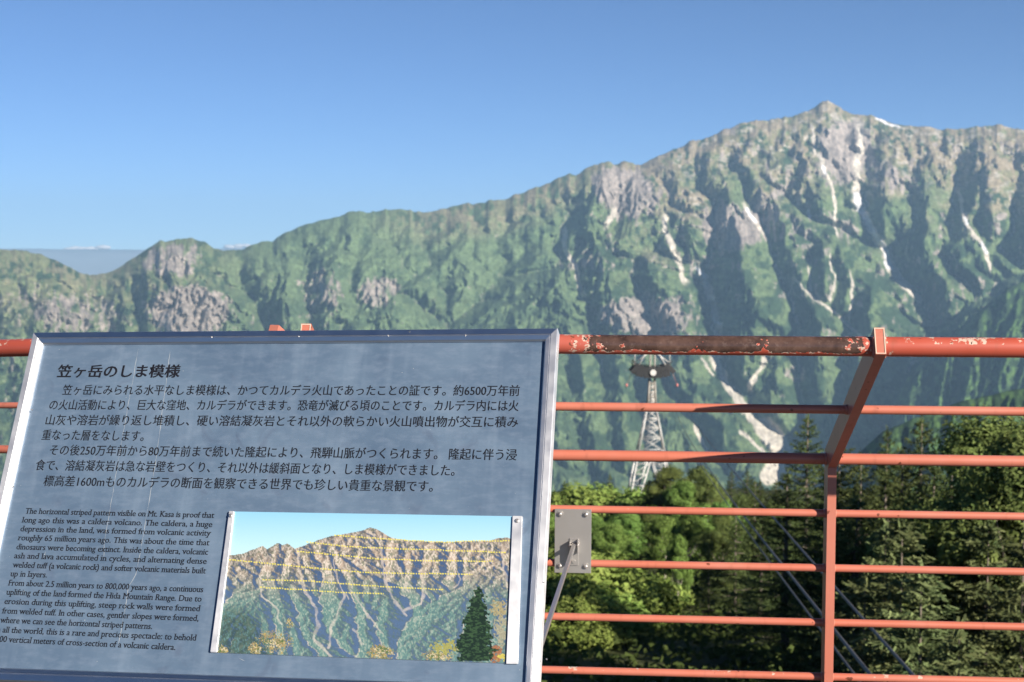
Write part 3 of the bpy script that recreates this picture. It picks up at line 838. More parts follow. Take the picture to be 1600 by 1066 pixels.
# frame: aluminium extrusion, four mitred bars
k = NT('aluminium'); oc = k.obj(); n1 = k.noise(1, 4, .6, k.map(oc, (8, 8, 300)))
k.set(Base_Color=k.mix(k.noise(18, 4, .6, oc), (.60, .61, .64), (.74, .75, .77)), Metallic=1., Anisotropic=.75, Anisotropic_Rotation=.25, Roughness=k.m('ADD', .30, k.m('MULTIPLY', k.noise(30, 3, .6, oc), .16)))
tg = k.t.nodes.new('ShaderNodeTangent'); tg.direction_type = 'UV_MAP'; tg.uv_map = 'uv'; k.t.links.new(tg.outputs[0], k.b.inputs['Tangent'])
k.bump(k.noise(400, 2, .5, oc), .04, .0003)
alu = k.mat
PROF = [(0, -.022), (0, .0105), (.0012, .0120), (.0128, .0120), (.0135, .0112), (.0138, .0098), (.0150, .0098), (.0156, .0108), (.0235, .0080), (.0258, .0052), (.0260, .0002), (.0260, -.006)]
def frame_bar(p0, p1, d_in, m0, m1):
    """p0->p1 outer edge; d_in inward direction; m = +1 mitre at that end"""
    b = MB(); bm = b.bm
    p0, p1, d_in = map(lambda q: Vector((*q, 0)), (p0, p1, d_in)); ax = (p1 - p0).normalized()
    A = [bm.verts.new(p0 + d_in * a + ax * a + Vector((0, 0, h))) for a, h in PROF]
    B = [bm.verts.new(p1 + d_in * a - ax * a + Vector((0, 0, h))) for a, h in PROF]
    for i in range(len(PROF) - 1): bm.faces.new([A[i], A[i + 1], B[i + 1], B[i]])
    bm.faces.new([A[-1], A[0], B[0], B[-1]])
    bm.faces.new(A); bm.faces.new(B[::-1])
    for f in bm.faces:
        for lp in f.loops: lp[b.uv].uv = (lp.vert.co.dot(ax), (lp.vert.co - p0).dot(d_in) + lp.vert.co.z)
    return b.build('frame_bar', alu, sign)
frame_bar((0, 0), (0, SH), (1, 0), 1, 1); frame_bar((SW, SH), (SW, 0), (-1, 0), 1, 1)
frame_bar((0, SH), (SW, SH), (0, -1), 1, 1); frame_bar((SW, 0), (0, 0), (0, 1), 1, 1)

# lettering
ink = plain('printing_ink', (.007, .008, .013), .8, 0, 300, .3)
ink.node_tree.nodes['Principled BSDF'].inputs['Specular IOR Level'].default_value = .12
def text_mesh(body, offset=0.):
    cu = bpy.data.curves.new('text', 'FONT'); cu.body = body; cu.size = 1.; cu.resolution_u = 3; cu.offset = offset
    o = bpy.data.objects.new('text', cu); COL.objects.link(o)
    dg = bpy.context.evaluated_depsgraph_get(); dg.update()
    me = bpy.data.meshes.new_from_object(o.evaluated_get(dg))
    V = np.zeros(len(me.vertices) * 3, np.float32); me.vertices.foreach_get('co', V)
    V = V.reshape(-1, 3)[:, :2].copy()
    Fs = [tuple(p.vertices) for p in me.polygons]
    cnt = {}
    for f in Fs:
        for i in range(len(f)):
            q = (f[i], f[(i + 1) % len(f)]); kq = (min(q), max(q)); cnt[kq] = cnt.get(kq, 0) + 1
    bd = [q for q, n in cnt.items() if n == 1]
    bpy.data.objects.remove(o); bpy.data.curves.remove(cu); bpy.data.meshes.remove(me)
    return V, Fs, bd
def text_block(name, lines, height, parent, style, base_px=0.):
    """lines: (text, left px, left py, right px, right py) along the baseline; height = em in metres"""
    allV, allF, off = [], [], 0
    def add(V2, F, o2, ex, ey, sx, sy, dx, dy, h):
        nonlocal off
        x = V2[:, 0] * sx + dx; y = V2[:, 1] * sy + dy
        P = np.stack([o2[0] + ex[0] * x + ey[0] * y, o2[1] + ex[1] * x + ey[1] * y, np.full(len(x), h)], -1)
        allV.append(P); allF.extend([tuple(i + off for i in f) for f in F]); off += len(P)
    for body, lx, ly, rx, ry in lines:
        a = np.array(to_plane(lx, ly)); c = np.array(to_plane(rx, ry))
        ex = (c - a); w = np.linalg.norm(ex); ex /= w; ey = np.array([-ex[1], ex[0]])
        if style == 'title':
            V, F, bd = text_mesh(body, .004)
            x0, x1 = V[:, 0].min(), V[:, 0].max(); s = w / (x1 - x0)
            for i, dx in enumerate((-.0009, -.0003, .0003, .0009)): add(V, F, a, ex, ey, s, height, -x0 * s + dx, (i % 2) * .0006, .0004 + .0001 * i)
        elif style == 'mincho':
            V, F, bd = text_mesh(body, 0)
            x0, x1 = V[:, 0].min(), V[:, 0].max(); s = w / (x1 - x0)
            for i, dx in enumerate((-.00032, .0, .00032)): add(V, F, a, ex, ey, s, height, -x0 * s + dx, 0, .0004 + .0001 * i)
        else:
            V, F, bd = text_mesh(body, 0)
            x0, x1 = V[:, 0].min(), V[:, 0].max(); s = w / (x1 - x0)
            for i, dx in enumerate((-.0003, .0003)): add(V, F, a, ex, ey, s, height, -x0 * s + dx, 0, .0004 + .0001 * i)
            # slab serifs at the foot and head of upright strokes
            Q, G = [], []
            top = [0.0, .0]
            ys = V[:, 1]
            cand = [(min(V[p][0], V[q][0]), max(V[p][0], V[q][0]), (V[p][1] + V[q][1]) / 2) for p, q in bd if abs(V[p][1] - V[q][1]) < .006 and .03 < abs(V[p][0] - V[q][0]) < .2]
            for p, q in bd:
                (xa, ya), (xb, yb) = V[p], V[q]
                if abs(ya - yb) > .006: continue
                ln = abs(xa - xb)
                if not .045 < ln < .16: continue
                y = (ya + yb) / 2
                lev = None
                for lv, sg in ((0, 1), (.449, -1), (.682, -1), (-.23, 1)):
                    if abs(y - lv) < .035: lev = sg
                if lev is None: continue
                gl = [min(xa, xb) - c1 for c0, c1, cy in cand if abs(cy - y) < .03 and c1 < min(xa, xb) + .001]
                gr = [c0 - max(xa, xb) for c0, c1, cy in cand if abs(cy - y) < .03 and c0 > max(xa, xb) - .001]
                xm0, xm1 = min(xa, xb) - min([.085] + [g * .32 for g in gl]), max(xa, xb) + min([.085] + [g * .32 for g in gr])
                i0 = len(Q); yy = y; y2 = y + lev * .05
                Q += [(xm0, yy), (xm1, yy), (xm1, y2), (xm0, y2)]; G.append((i0, i0 + 1, i0 + 2, i0 + 3))
            if Q: add(np.array(Q), G, a, ex, ey, s, height, -x0 * s, 0, .0007)
    me = bpy.data.meshes.new(name)
    me.from_pydata(np.concatenate(allV).tolist(), [], allF); me.update()
    me.materials.append(ink)
    return link(name, me, parent)
JP = [("笠ヶ岳にみられる水平なしま模様は、かつてカルデラ火山であったことの証です。約6500万年前", 97, 616, 811.5, 617.5),
      ("の火山活動により、巨大な窪地、カルデラができます。恐竜が滅びる頃のことです。カルデラ内には火", 76.5, 639.3, 810, 641.2),
      ("山灰や溶岩が繰り返し堆積し、硬い溶結凝灰岩とそれ以外の軟らかい火山噴出物が交互に積み", 71, 663, 809, 666.6),
      ("重なった層をなします。", 65, 686.3, 224, 688.3),
      ("その後250万年前から80万年前まで続いた隆起により、飛騨山脈がつくられます。 隆起に伴う浸", 77, 710, 807, 718),
      ("食で、溶結凝灰岩は急な岩壁をつくり、それ以外は緩斜面となり、しま模様ができました。", 55, 733.6, 710, 742.6),
      ("標高差1600mものカルデラの断面を観察できる世界でも珍しい貴重な景観です。", 67.5, 758.4, 676, 767.4)]
EN = [("The horizontal striped pattern visible on Mt. Kasa is proof that", 39.4, 802.8, 334, 809.5), ("long ago this was a caldera volcano. The caldera, a huge", 34.9, 816.6, 331.3, 823.8),
      ("depression in the land, was formed from volcanic activity", 31.7, 830.4, 328.6, 837.5), ("roughly 65 million years ago. This was about the time that", 28.7, 844.4, 326.7, 852.4),
      ("dinosaurs were becoming extinct. Inside the caldera, volcanic", 25.5, 858.6, 324.6, 867), ("ash and lava accumulated in cycles, and alternating dense", 22, 872.5, 322.4, 881.4),
      ("welded tuff (a volcanic rock) and softer volcanic materials built", 20, 886.8, 321, 896.4), ("up in layers.", 16.6, 900.7, 73, 902.6),
      ("From about 2.5 million years to 800,000 years ago, a continuous", 13.4, 915, 317, 925.6), ("uplifting of the land formed the Hida Mountain Range. Due to", 10.2, 929.4, 314.4, 940.4),
      ("erosion during this uplifting, steep rock walls were formed", 6.7, 943.8, 311.7, 955.5), ("from welded tuff. In other cases, gentler slopes were formed,", 3.2, 958.6, 309.8, 970.8),
      ("where we can see the horizontal striped patterns.", .5, 973.2, 237.4, 983.2), ("In all the world, this is a rare and precious spectacle: to behold", -8, 988, 305.8, 1001.3),
      ("1600 vertical meters of cross-section of a volcanic caldera.", -11, 1002.6, 273.6, 1016)]
text_block('title_lettering', [("笠ヶ岳のしま模様", 88.7, 588.5, 280, 588.5)], .0325, panel, 'title')
text_block('japanese_lettering', JP, .0262, panel, 'mincho')
text_block('english_lettering', EN, .0176, panel, 'serif')

# long scratches
rs = random.Random(4)
scratch_mat = plain('scratched_metal', (.30, .33, .36), .5, .2, 80, .25)
def scratch(pts, w):
    P = []
    for (x0, y0), (x1, y1) in zip(pts[:-1], pts[1:]):
        n = max(2, int(math.hypot(x1 - x0, y1 - y0) / 7))
        for i in range(n): P.append((x0 + (x1 - x0) * i / n + rs.uniform(-.5, .5), y0 + (y1 - y0) * i / n))
    P.append(pts[-1])
    Q = [np.array(to_plane(float(x), float(y))) for x, y in P]
    b = MB(); row = []
    for i, c in enumerate(Q):
        d = Q[min(i + 1, len(Q) - 1)] - Q[max(i - 1, 0)]; d /= np.linalg.norm(d)
        q = np.array([-d[1], d[0]]) * w * rs.choice((.25, .5, .8, 1.)) / 2 * (.2 if i in (0, len(Q) - 1) else 1)
        row.append([b.bm.verts.new((float(p[0]), float(p[1]), .0002)) for p in (c - q, c + q)])
    for r0, r1 in zip(row[:-1], row[1:]): b.bm.faces.new([r0[0], r0[1], r1[1], r1[0]])
    b.build('scratch', scratch_mat, panel)
scratch([(216.7, 543.6), (190, 690), (172, 795), (163.6, 844), (162, 872)], .0011)
scratch([(266, 549), (245, 710), (232, 790), (218.6, 868), (212, 898), (201, 917), (193, 965), (185, 1008)], .0013)
scratch([(71, 862), (68, 872)], .0014); scratch([(578, 970), (571, 982)], .001); scratch([(374, 1029), (383, 1033)], .0012); scratch([(360, 688), (357, 702)], .0008)

# the picture mounted on the panel
PC = [to_plane(*q) for q in ((366, 800), (801.4, 807.4), (791, 1037), (340.7, 1020.3))]   # TL TR BR BL
def build_print():
    nx, ny = 460, 230
    U, Vv = np.meshgrid(np.linspace(0, 1, nx), np.linspace(0, 1, ny))
    TLc, TRc, BRc, BLc = map(np.array, PC)
    Q = (TLc * (1 - U)[..., None] + TRc * U[..., None]) * (1 - Vv)[..., None] + (BLc * (1 - U)[..., None] + BRc * U[..., None]) * Vv[..., None]
    P3 = sp(Q[..., 0], Q[..., 1], np.full(U.shape, .0025))
    gx, gy = proj(P3)
    X, Y = (gx - 320) * 2.7586, (gy - 780) * 2.7586                 # sketch coordinates of the print
    rid = np.array([(60, 250), (105, 243), (160, 235), (225, 212), (250, 203), (268, 215), (300, 197), (320, 188), (335, 200), (355, 190), (372, 200), (388, 215), (440, 195), (500, 174), (550, 158), (610, 148), (660, 140), (690, 130), (712, 122), (740, 130), (800, 165), (870, 178), (1000, 185), (1130, 182), (1220, 180), (1270, 168), (1300, 165), (1340, 174)], float)
    S = np.interp(X, rid[:, 0], rid[:, 1]) - 5 * (fbm(X / 18, X * 0, 2, 7) - .5)
    def mixc(c, d, w): return c * (1 - w[..., None]) + np.array(d) * w[..., None]
    C = np.zeros(X.shape + (3,))
    tsky = np.clip((Y - 50) / 200, 0, 1)
    C[:] = np.array([.30, .62, .86]); C = mixc(C, [.56, .82, .90], tsky)
    # relief
    E = np.zeros_like(X)
    GP = [([(700, 135), (750, 190), (765, 260), (772, 330), (800, 400), (838, 470), (865, 500)], 50, 55, 7), ([(395, 215), (410, 320), (430, 390), (480, 470), (490, 550), (470, 600), (550, 685)], 60, 46, 8),
          ([(600, 410), (575, 490), (545, 560), (530, 640)], 34, 36, 7), ([(640, 400), (700, 500), (770, 578)], 36, 30, 5), ([(1060, 220), (1080, 290), (1105, 345), (1080, 380)], 40, 40, 5), ([(935, 330), (945, 400), (930, 450), (860, 480)], 36, 44, 8),
          ([(820, 260), (850, 330), (880, 400)], 26, 26, 4), ([(560, 240), (555, 300), (575, 360), (620, 430)], 30, 30, 4), ([(230, 340), (245, 420), (310, 470), (325, 540)], 34, 30, 5), ([(1280, 200), (1290, 300), (1305, 380)], 30, 26, 7), ([(1180, 200), (1210, 260), (1230, 300)], 26, 26, 4), ([(640, 560), (670, 600), (680, 625)], 20, 20, 5)]
    scr = np.zeros_like(X)
    wob = (fbm(X / 30, Y / 30, 3, 11) - .5) * 22
    for Pq, wl, wr, bw in GP:
        d, tt = polyline_dist(X + wob, Y, Pq, 130)
        q = np.where(d < 0, -d / wl, d / wr); E -= np.clip(1 - q, 0, 1) * (wl + wr) * .5 * (np.abs(d) < 1e8)
        ww = bw * (.4 + .9 * fbm(X / 16, Y / 16, 2, 61)); scr = np.maximum(scr, 1 - smooth(np.abs(d), ww * .5, ww * 1.2))
    # the print shows the same mountain: use its relief, lit from the left as in the print
    gx_, gy_, Rg, Lg = RELIEF
    mx_, my_ = 1293 + (X - 712) / 1.147 + 3 * (fbm(X / 9, Y / 9, 2, 301) - .5), 164 + (Y - 122) / 1.06
    fx = np.clip((mx_ - gx_[0]) / (gx_[1] - gx_[0]), 0, len(gx_) - 1.001); fy = np.clip((my_ - gy_[0]) / (gy_[1] - gy_[0]), 0, len(gy_) - 1.001)
    ix, iy = fx.astype(int), fy.astype(int); fx -= ix; fy -= iy
    samp = lambda Q: (Q[iy, ix] * (1 - fx) + Q[iy, ix + 1] * fx) * (1 - fy) + (Q[iy + 1, ix] * (1 - fx) + Q[iy + 1, ix + 1] * fx) * fy
    E = samp(Rg) + 7 * (fbm(X / 12, Y / 14, 3, 306) - .5) + 4 * (fbm(X / 5, Y / 5, 2, 307) - .5)
    ch = samp(Lg)
    scr = np.maximum(scr * .75, smooth(ch, 3.4, 4.6) * smooth(fbm(X / 26, Y / 24, 2, 308), .40, .52) * .9)
    g = np.gradient(E, axis=1) / np.gradient(X, axis=1)
    tone = np.clip(.74 + .21 * g, .10, 1.2)                         # printed tones of the photograph in the print
    low = smooth(Y, 260, 480)
    n1 = fbm(X / 24, Y / 20, 3, 12); n2 = fbm(X / 5, Y / 8, 2, 13); n3 = fbm(X / 2.5, Y / 2.5, 2, 14)
    warm = mixc(np.broadcast_to(np.array([.46, .36, .27]), C.shape), [.24, .23, .155], smooth(n1, .4, .6))
    cool = mixc(np.broadcast_to(np.array([.075, .165, .135]), C.shape), [.16, .27, .19], smooth(n2, .4, .6))
    mt = warm * (1 - low)[..., None] + cool * low[..., None]
    mt = mixc(mt, [.62, .54, .46], smooth(n2 + .25 * (1 - low) * n1, .62, .74) * (1 - .7 * low))
    lit = mt * tone[..., None]; shade = mixc(lit, [.045, .10, .25], np.clip((.5 - tone) * 2.2, 0, .85))
    mt = mixc(shade, [.78, .66, .55], scr * .8 * (.4 + .9 * fbm(X / 30, Y / 30, 2, 15)))
    mt *= (.66 + .68 * n3)[..., None]
    mt = mixc(mt, [.30, .46, .62], .10 + .12 * low)
    near = smooth(X - Y * .55, 0, -120) * smooth(Y, 430, 520)        # darker near slope on the lower left
    mt = mixc(mt, [.035, .075, .06], near * .7 * smooth(n2, .3, .5))
    C = np.where((Y > S)[..., None], mt, C)
    # dashed yellow lines
    for L in ([(560, 155), (680, 165), (830, 175), (1040, 186), (1130, 180), (1320, 180)], [(440, 185), (620, 205), (870, 215), (1080, 222), (1300, 230)], [(400, 225), (560, 240), (750, 258), (950, 265), (1240, 268)],
              [(106, 261), (300, 280), (480, 298), (700, 317), (860, 320), (1150, 324)], [(250, 347), (480, 355), (700, 373), (860, 382), (1030, 390)], [(240, 380), (450, 393), (600, 403), (770, 408)]):
        d, tt = polyline_dist(X, Y, L, 20)
        ln = np.hypot(*np.diff(np.array(L, float), axis=0).T).sum()
        C = np.where(((np.abs(d) < 2.7) & ((tt * ln / 11.5) % 1 < .62))[..., None], C * .15 + np.array([.84, .76, .14]) * .85, C)
    # leaves and trees in the print
    lm = lambda cx, cy, rx, ry, th, sd, s=3.6: (np.hypot((X - cx) / rx, (Y - cy) / ry) < 1.05) & (.6 * fbm(X / s, Y / s, 2, sd) + .4 * fbm(X / 15, Y / 15, 2, sd + 3) > th + .25 * np.hypot((X - cx) / rx, (Y - cy) / ry) ** 2)
    pal = [(.46, .38, .15), (.34, .27, .15), (.13, .19, .08), (.62, .56, .38)]
    for cx, cy, rx, ry, th in ((305, 615, 88, 58, .45), (368, 535, 20, 26, .47), (75, 650, 26, 26, .43), (755, 660, 70, 36, .41), (215, 645, 34, 30, .40), (1000, 675, 70, 24, .38)):
        for i, cc in enumerate(pal): C = np.where(lm(cx, cy, rx, ry, th + .035 * i + .03, 400 + i * 7 + cx)[..., None], np.array(cc), C)
    for cx, cy, rx, ry, cc in ((1040, 640, 70, 36, (.36, .36, .12)), (1250, 668, 36, 38, (.36, .17, .09)), (1282, 688, 24, 22, (.58, .52, .12)), (1275, 560, 30, 80, (.36, .36, .27)), (1270, 470, 44, 44, (.38, .34, .20))):
        C = np.where(lm(cx, cy, rx, ry, .34, 500 + cx, 6)[..., None], np.array(cc) * (.6 + .8 * n3)[..., None], C)
    hw = np.interp(Y, [370, 400, 450, 520, 600, 660, 695], [2, 22, 42, 62, 84, 98, 84])
    tier = .55 + .55 * fbm(X * 0 + np.sign(X - 1180) * 7, Y / 13, 3, 18) + .25 * (fbm(X / 7, Y / 5, 2, 28) - .5)
    fx = 1180 - (Y - 370) * .06
    fir = (np.abs(X - fx + (fbm(X / 9, Y / 9, 2, 19) - .5) * 34) < hw * tier) & (Y > 368) & (Y < 698)
    fcol = mixc(np.broadcast_to(np.array([.010, .030, .018]), C.shape), [.045, .10, .045], smooth(fbm(X / 9, Y / 5, 2, 20), .5, .66))
    C = np.where(fir[..., None], fcol, C)
    me = mesh_from('photo_print', np.stack([Q[..., 0], Q[..., 1], np.full(U.shape, .0025)], -1).reshape(-1, 3), grid_faces(ny, nx), None or bpy.data.materials.new('tmp'))
    me.materials.clear()
    kk = NT('printed_picture'); a_ = kk.t.nodes.new('ShaderNodeVertexColor'); a_.layer_name = 'tint'
    kk.set(Base_Color=a_.outputs[0], Roughness=.4)
    me.materials.append(kk.mat)
    C = np.clip(C, 0, 1) ** 1.05 * .56
    set_colors(me, C.reshape(-1, 3))
    o = link('photo_print', me, sign); o['label'] = 'colour photograph of the mountain with dashed yellow lines'
    # backing sheet gives the print its thickness
    b = MB(); vs_ = []
    for h in (.0003, .0022):
        vs_.append([b.bm.verts.new((float(q[0]), float(q[1]), h)) for q in (TLc, TRc, BRc, BLc)])
    b.bm.faces.new(vs_[1]); b.bm.faces.new(vs_[0][::-1])
    for i in range(4): j = (i + 1) % 4; b.bm.faces.new([vs_[0][i], vs_[0][j], vs_[1][j], vs_[1][i]])
    b.build('backing_sheet', plain('white_backing', (.7, .68, .64), .6), o)
build_print()
steel = NT('stainless'); oc = steel.obj()
steel.set(Base_Color=steel.mix(steel.noise(14, 4, .6, oc), (.42, .40, .385), (.52, .50, .48)), Metallic=.78, Roughness=.34)
steel.bump(steel.noise(1, 3, .6, steel.map(oc, (4, 700, 700))), .05, .0003)
steel = steel.mat
for q0, q1, w0, w1 in (((359, 799.7), (329.5, 1020), 8.5, 11), ((805, 807.5), (797, 1038), 12, 13)):
    b = MB(); bm = b.bm
    a0, a1 = np.array(to_plane(q0[0] - (0 if w0 < 10 else 4), q0[1])), np.array(to_plane(q1[0] - (0 if w0 < 10 else 6), q1[1]))
    a2, a3 = np.array(to_plane(q1[0] + w1, q1[1] + .4)), np.array(to_plane(q0[0] + w0, q0[1] + .2))
    lo = [bm.verts.new((float(p[0]), float(p[1]), .0002)) for p in (a0, a1, a2, a3)]; hi = [bm.verts.new((float(p[0]), float(p[1]), .0062)) for p in (a0, a1, a2, a3)]
    bm.faces.new(hi); bm.faces.new(lo[::-1])
    for i in range(4): j = (i + 1) % 4; bm.faces.new([lo[i], lo[j], hi[j], hi[i]])
    bmesh.ops.recalc_face_normals(bm, faces=bm.faces)
    bmesh.ops.bevel(bm, geom=list(bm.edges), offset=.0012, segments=2, affect='EDGES')
    cd = (a1 - a0) / np.linalg.norm(a1 - a0)
    for f in bm.faces:
        for lp in f.loops: lp[b.uv].uv = (lp.vert.co.x * cd[0] + lp.vert.co.y * cd[1], -lp.vert.co.x * cd[1] + lp.vert.co.y * cd[0] + lp.vert.co.z)
    clip = b.build('print_clip', alu, sign)
    c = (a0 + a3) / 2 + (a1 - a0) * .035
    b = MB(); b.tube([(c[0], c[1], .0058), (c[0], c[1], .0078), (c[0], c[1], .0084)], [.0042, .0040, .0026], 14); b.build('screw', steel, clip)
# frame rivets
for x, y in ((640, 518.5), (606, 524), (727, 523.5), (466, 525.5), (330, 526.5), (854, 1030), (849, 910), (49, 640), (20, 760)):
    b = MB(); c = to_plane(float(x), float(y), .012); b.tube([(float(c[0]), float(c[1]), .008), (float(c[0]), float(c[1]), .0125)], .0013, 10)
    b.build('rivet', steel, sign)

# stays: plates bolted to the railing and bars that hold the sign's lower edge out
def lsign(P): return SIGN_I @ Vector([float(q) for q in P])
def stay(tc, low_s):
    c = fp(tc, .0118 + .002, -(.1432 + .1445 * .5) - .0105)
    b = MB(); b.box(c, fe, fn, (0, 0, 1), .0965, .003, .170, .0008); 
    for v in b.bm.verts: v.co = lsign(v.co)
    plate = b.build('mounting_plate', steel, sign)
    for dx in (-.034, .034):
        for dz in (-.066, .072):
            p = c + fe * dx + np.array([0, 0, dz])
            b = MB(); b.tube([p + fn * .0014, p + fn * .0035], .0085, 16).tube([p + fn * .003, p + fn * .0075, p + fn * .009], [.0056, .0054, .003], 6)
            for v in b.bm.verts: v.co = lsign(v.co)
            b.build('bolt', steel, plate)
    bc = c + np.array([0, 0, -.028]) + fe * .003
    b = MB()
    b.box(bc + fn * .003, fe, fn, (0, 0, 1), .0235, .003, .072, .0006)
    b.box(bc + fn * .014 - fe * .0105, fe, fn, (0, 0, 1), .0025, .022, .060, .0006).box(bc + fn * .014 + fe * .0105 + np.array([0, 0, .016]), fe, fn, (0, 0, 1), .0025, .022, .036, .0006)
    for q in ((.0, .020), (.0, -.025)):
        p = bc + fe * q[0] + np.array([0, 0, q[1]]); b.tube([p + fn * .004, p + fn * .0085], .0045, 10)
    for v in b.bm.verts: v.co = lsign(v.co)
    b.build('bracket', steel, plate)
    a = bc + np.array([0, 0, .020]) + fn * .016
    e_ = sp(np.array(low_s), np.array(.06), np.array(-.024))
    d = e_ - a; L = np.linalg.norm(d); d /= L; side = np.cross(d, sn); side /= np.linalg.norm(side); nn = np.cross(side, d)
    b = MB(); b.box((a + e_) / 2, side, d, nn, .0095, L, .008, .001)
    b.tube([a - side * .014, a + side * .014], .004, 10)
    for v in b.bm.verts: v.co = lsign(v.co)
    b.build('stay_bar', steel, sign)
stay(t_of(896., .012), SW - .018)
stay(T_L + .12, .10)
for s in (.30, SW - .16):
    p = sp(np.array(s), np.array(SH - .07), np.array(-.02)); tt = t_of(proj(p)[0], LEAN)
    q = fp(tt, LEAN + .03, RISE - .03)
    b = MB(); b.tube([p, (p + q) / 2, q], .006, 10)              # hook that ties the sign's top edge to the handrail
    for v in b.bm.verts: v.co = lsign(v.co)
    b.build('hook', steel, sign)

# ------------------------------------------------------------------ ropeway tower and cables
galv = plain('galvanised_steel', (.38, .385, .38), .55, .3, 2, .15)
dark_steel = plain('dark_machinery', (.014, .015, .017), .6, .2, 2, .3)
TZ = 350.
def build_tower():
    C = lambda px, py, dz=0.: at(float(px), float(py), TZ) + np.array([0, dz, 0])
    g0 = C(1010, 800); org = np.array([g0[0], g0[1], float(ground_h(g0[0], g0[1]))])
    tw = empty('ropeway_tower', tuple(org))
    tag(tw, 'grey lattice ropeway tower with splayed legs and a dark head above the trees', 'tower')
    def bar(b, p, q, r): b.tube([p - org, q - org], r, 6)
    mpp = TZ / FPX
    cx = 1019.; yt, yn, yl = 556., 640., 795.                       # rows of top, neck and base
    xc = lambda y: cx + (y - 580) * -.018
    hw = lambda y: np.interp(y, [540, 596, 636, 656, 684, 703, 775, 795], [3.2, 4.0, 6.5, 10, 15, 20, 36, 40])      # half width in px
    dep = lambda y: hw(y) * mpp * .8
    def corner(y, sx, sd): return C(xc(y) + sx * hw(y), y, sd * dep(y))
    ys = [700, 795]
    for sx in (-1, 1):
        for sd in (-1, 1):
            b = MB()
            bar(b, corner(636, sx, sd), corner(705, sx, sd), .23); bar(b, corner(705, sx, sd), corner(815, sx, sd), .27)
            b.build('leg', galv, tw)
    # bracing of the body
    b = MB()
    lv = [600, 612, 624, 640, 654, 668, 684, 705]
    for y0, y1 in zip(lv[:-1], lv[1:]):
        for sd in (-1, 1):
            bar(b, corner(y0, -1, sd), corner(y1, 1, sd), .085); bar(b, corner(y0, 1, sd), corner(y1, -1, sd), .085); bar(b, corner(y1, -1, sd), corner(y1, 1, sd), .12)
        for sx in (-1, 1):
            bar(b, corner(y0, sx, -1), corner(y1, sx, 1), .08)
    b.build('lattice', galv, tw)
    # each splayed foot is a narrow lattice of its own
    for sx in (-1, 1):
        b = MB()
        for sd in (-1, 1):
            inner0 = C(xc(710) + sx * 0, 712, sd * dep(705)); 
            bar(b, inner0, C(xc(800) + sx * 30, 812, sd * dep(800)), .22)
            for y0 in (722, 738, 755, 772, 790):
                f = (y0 - 712) / 100
                o_ = corner(y0, sx, sd); i_ = inner0 + (C(xc(800) + sx * 30, 812, sd * dep(800)) - inner0) * f
                bar(b, o_, i_, .12); o2 = corner(y0 + 14, sx, sd); bar(b, o2, i_, .10)
        b.build('foot_lattice', galv, tw)
    b = MB()                                                         # slim mast between body and head
    for sx in (-1, 1):
        for sd in (-1, 1):
            bar(b, corner(636, sx, sd), corner(592, sx, sd), .26); bar(b, corner(592, sx, sd), corner(548, sx, sd), .2)
    for y0 in range(596, 636, 7):
        for sd in (-1, 1): bar(b, corner(y0, -1, sd), corner(y0 + 7, 1, sd), .13); bar(b, corner(y0, 1, sd), corner(y0 + 7, -1, sd), .13)
    b.build('mast', plain('weathered_steel', (.24, .23, .21), .6, .2, 2, .2), tw)
    # head: curved dark saddle platform turned up at both ends
    b = MB()
    pts = [(-30, 570), (-25, 575), (-14, 578), (0, 579), (14, 578), (25, 575), (30, 570)]
    for sd in (-1, 1):
        for (x0, y0), (x1, y1) in zip(pts[:-1], pts[1:]):
            p, q = C(cx + x0, y0 + 3, sd * 2.2), C(cx + x1, y1 + 3, sd * 2.2)
            m_ = (p + q) / 2 - org; d = q - p; L = np.linalg.norm(d); d /= L; n_ = np.array([0, 1., 0]); w_ = np.cross(d, n_)
            b.box(m_, d, n_, w_, L * 1.02, .5, 2.6, .05)
            bar(b, p + np.array([0, 0, 1.5]), q + np.array([0, 0, 1.5]), .12); bar(b, p, p + np.array([0, 0, 1.6]), .12)
    for x0 in (-27, -14, 0, 14, 27):
        y0 = np.interp(x0, [-29, 0, 30], [575, 584, 575]); bar(b, C(cx + x0, y0, -2.3), C(cx + x0, y0, 2.3), .3)
    for x0 in (-22, 22):                                             # sheave trains
        for s in (-1.6, -.5, .6, 1.7): b.tube([C(cx + x0, 577, s) - org - [.25, 0, 0], C(cx + x0, 577, s) - org + [.25, 0, 0]], .55, 12)
    b.build('saddle_head', dark_steel, tw)
    b = MB()                                                         # struts rising from the head to the crane beam on top
    for sx in (-1, 1):
        bar(b, C(cx + sx * 24, 576), C(cx + sx * 3, 540), .18); bar(b, C(cx + sx * 26, 566), C(cx, 548), .14)
    bar(b, C(cx - 27, 535), C(cx + 27, 535), .25)
    for sx in (-1, 1): bar(b, C(cx + sx * 26, 535), C(cx + sx * 28, 570), .16)
    b.build('top_frame', galv, tw)
    b = MB(); b.tube([C(cx, 581, -2.9) - org, C(cx, 581, -2.5) - org], .75, 16); b.build('round_plate', plain('white_enamel', (.45, .45, .44), .5), tw)
    pk = plain('pink_marker', (.40, .15, .14), .7)
    for x0 in (979, 1058):
        b = MB(); c = C(x0, 602) - org; b.tube([c + [0, 0, -.42], c + [0, 0, -.3], c, c + [0, 0, .3], c + [0, 0, .42]], [.08, .22, .32, .22, .08], 12)
        hd = C(cx + (29 if x0 > cx else -29), 574) - org; b.tube([hd, c], .04, 6); b.build('marker_ball', pk, tw)
build_tower()
cable_mat = plain('cable_steel', (.06, .06, .065), .6, .2, 30, .3)
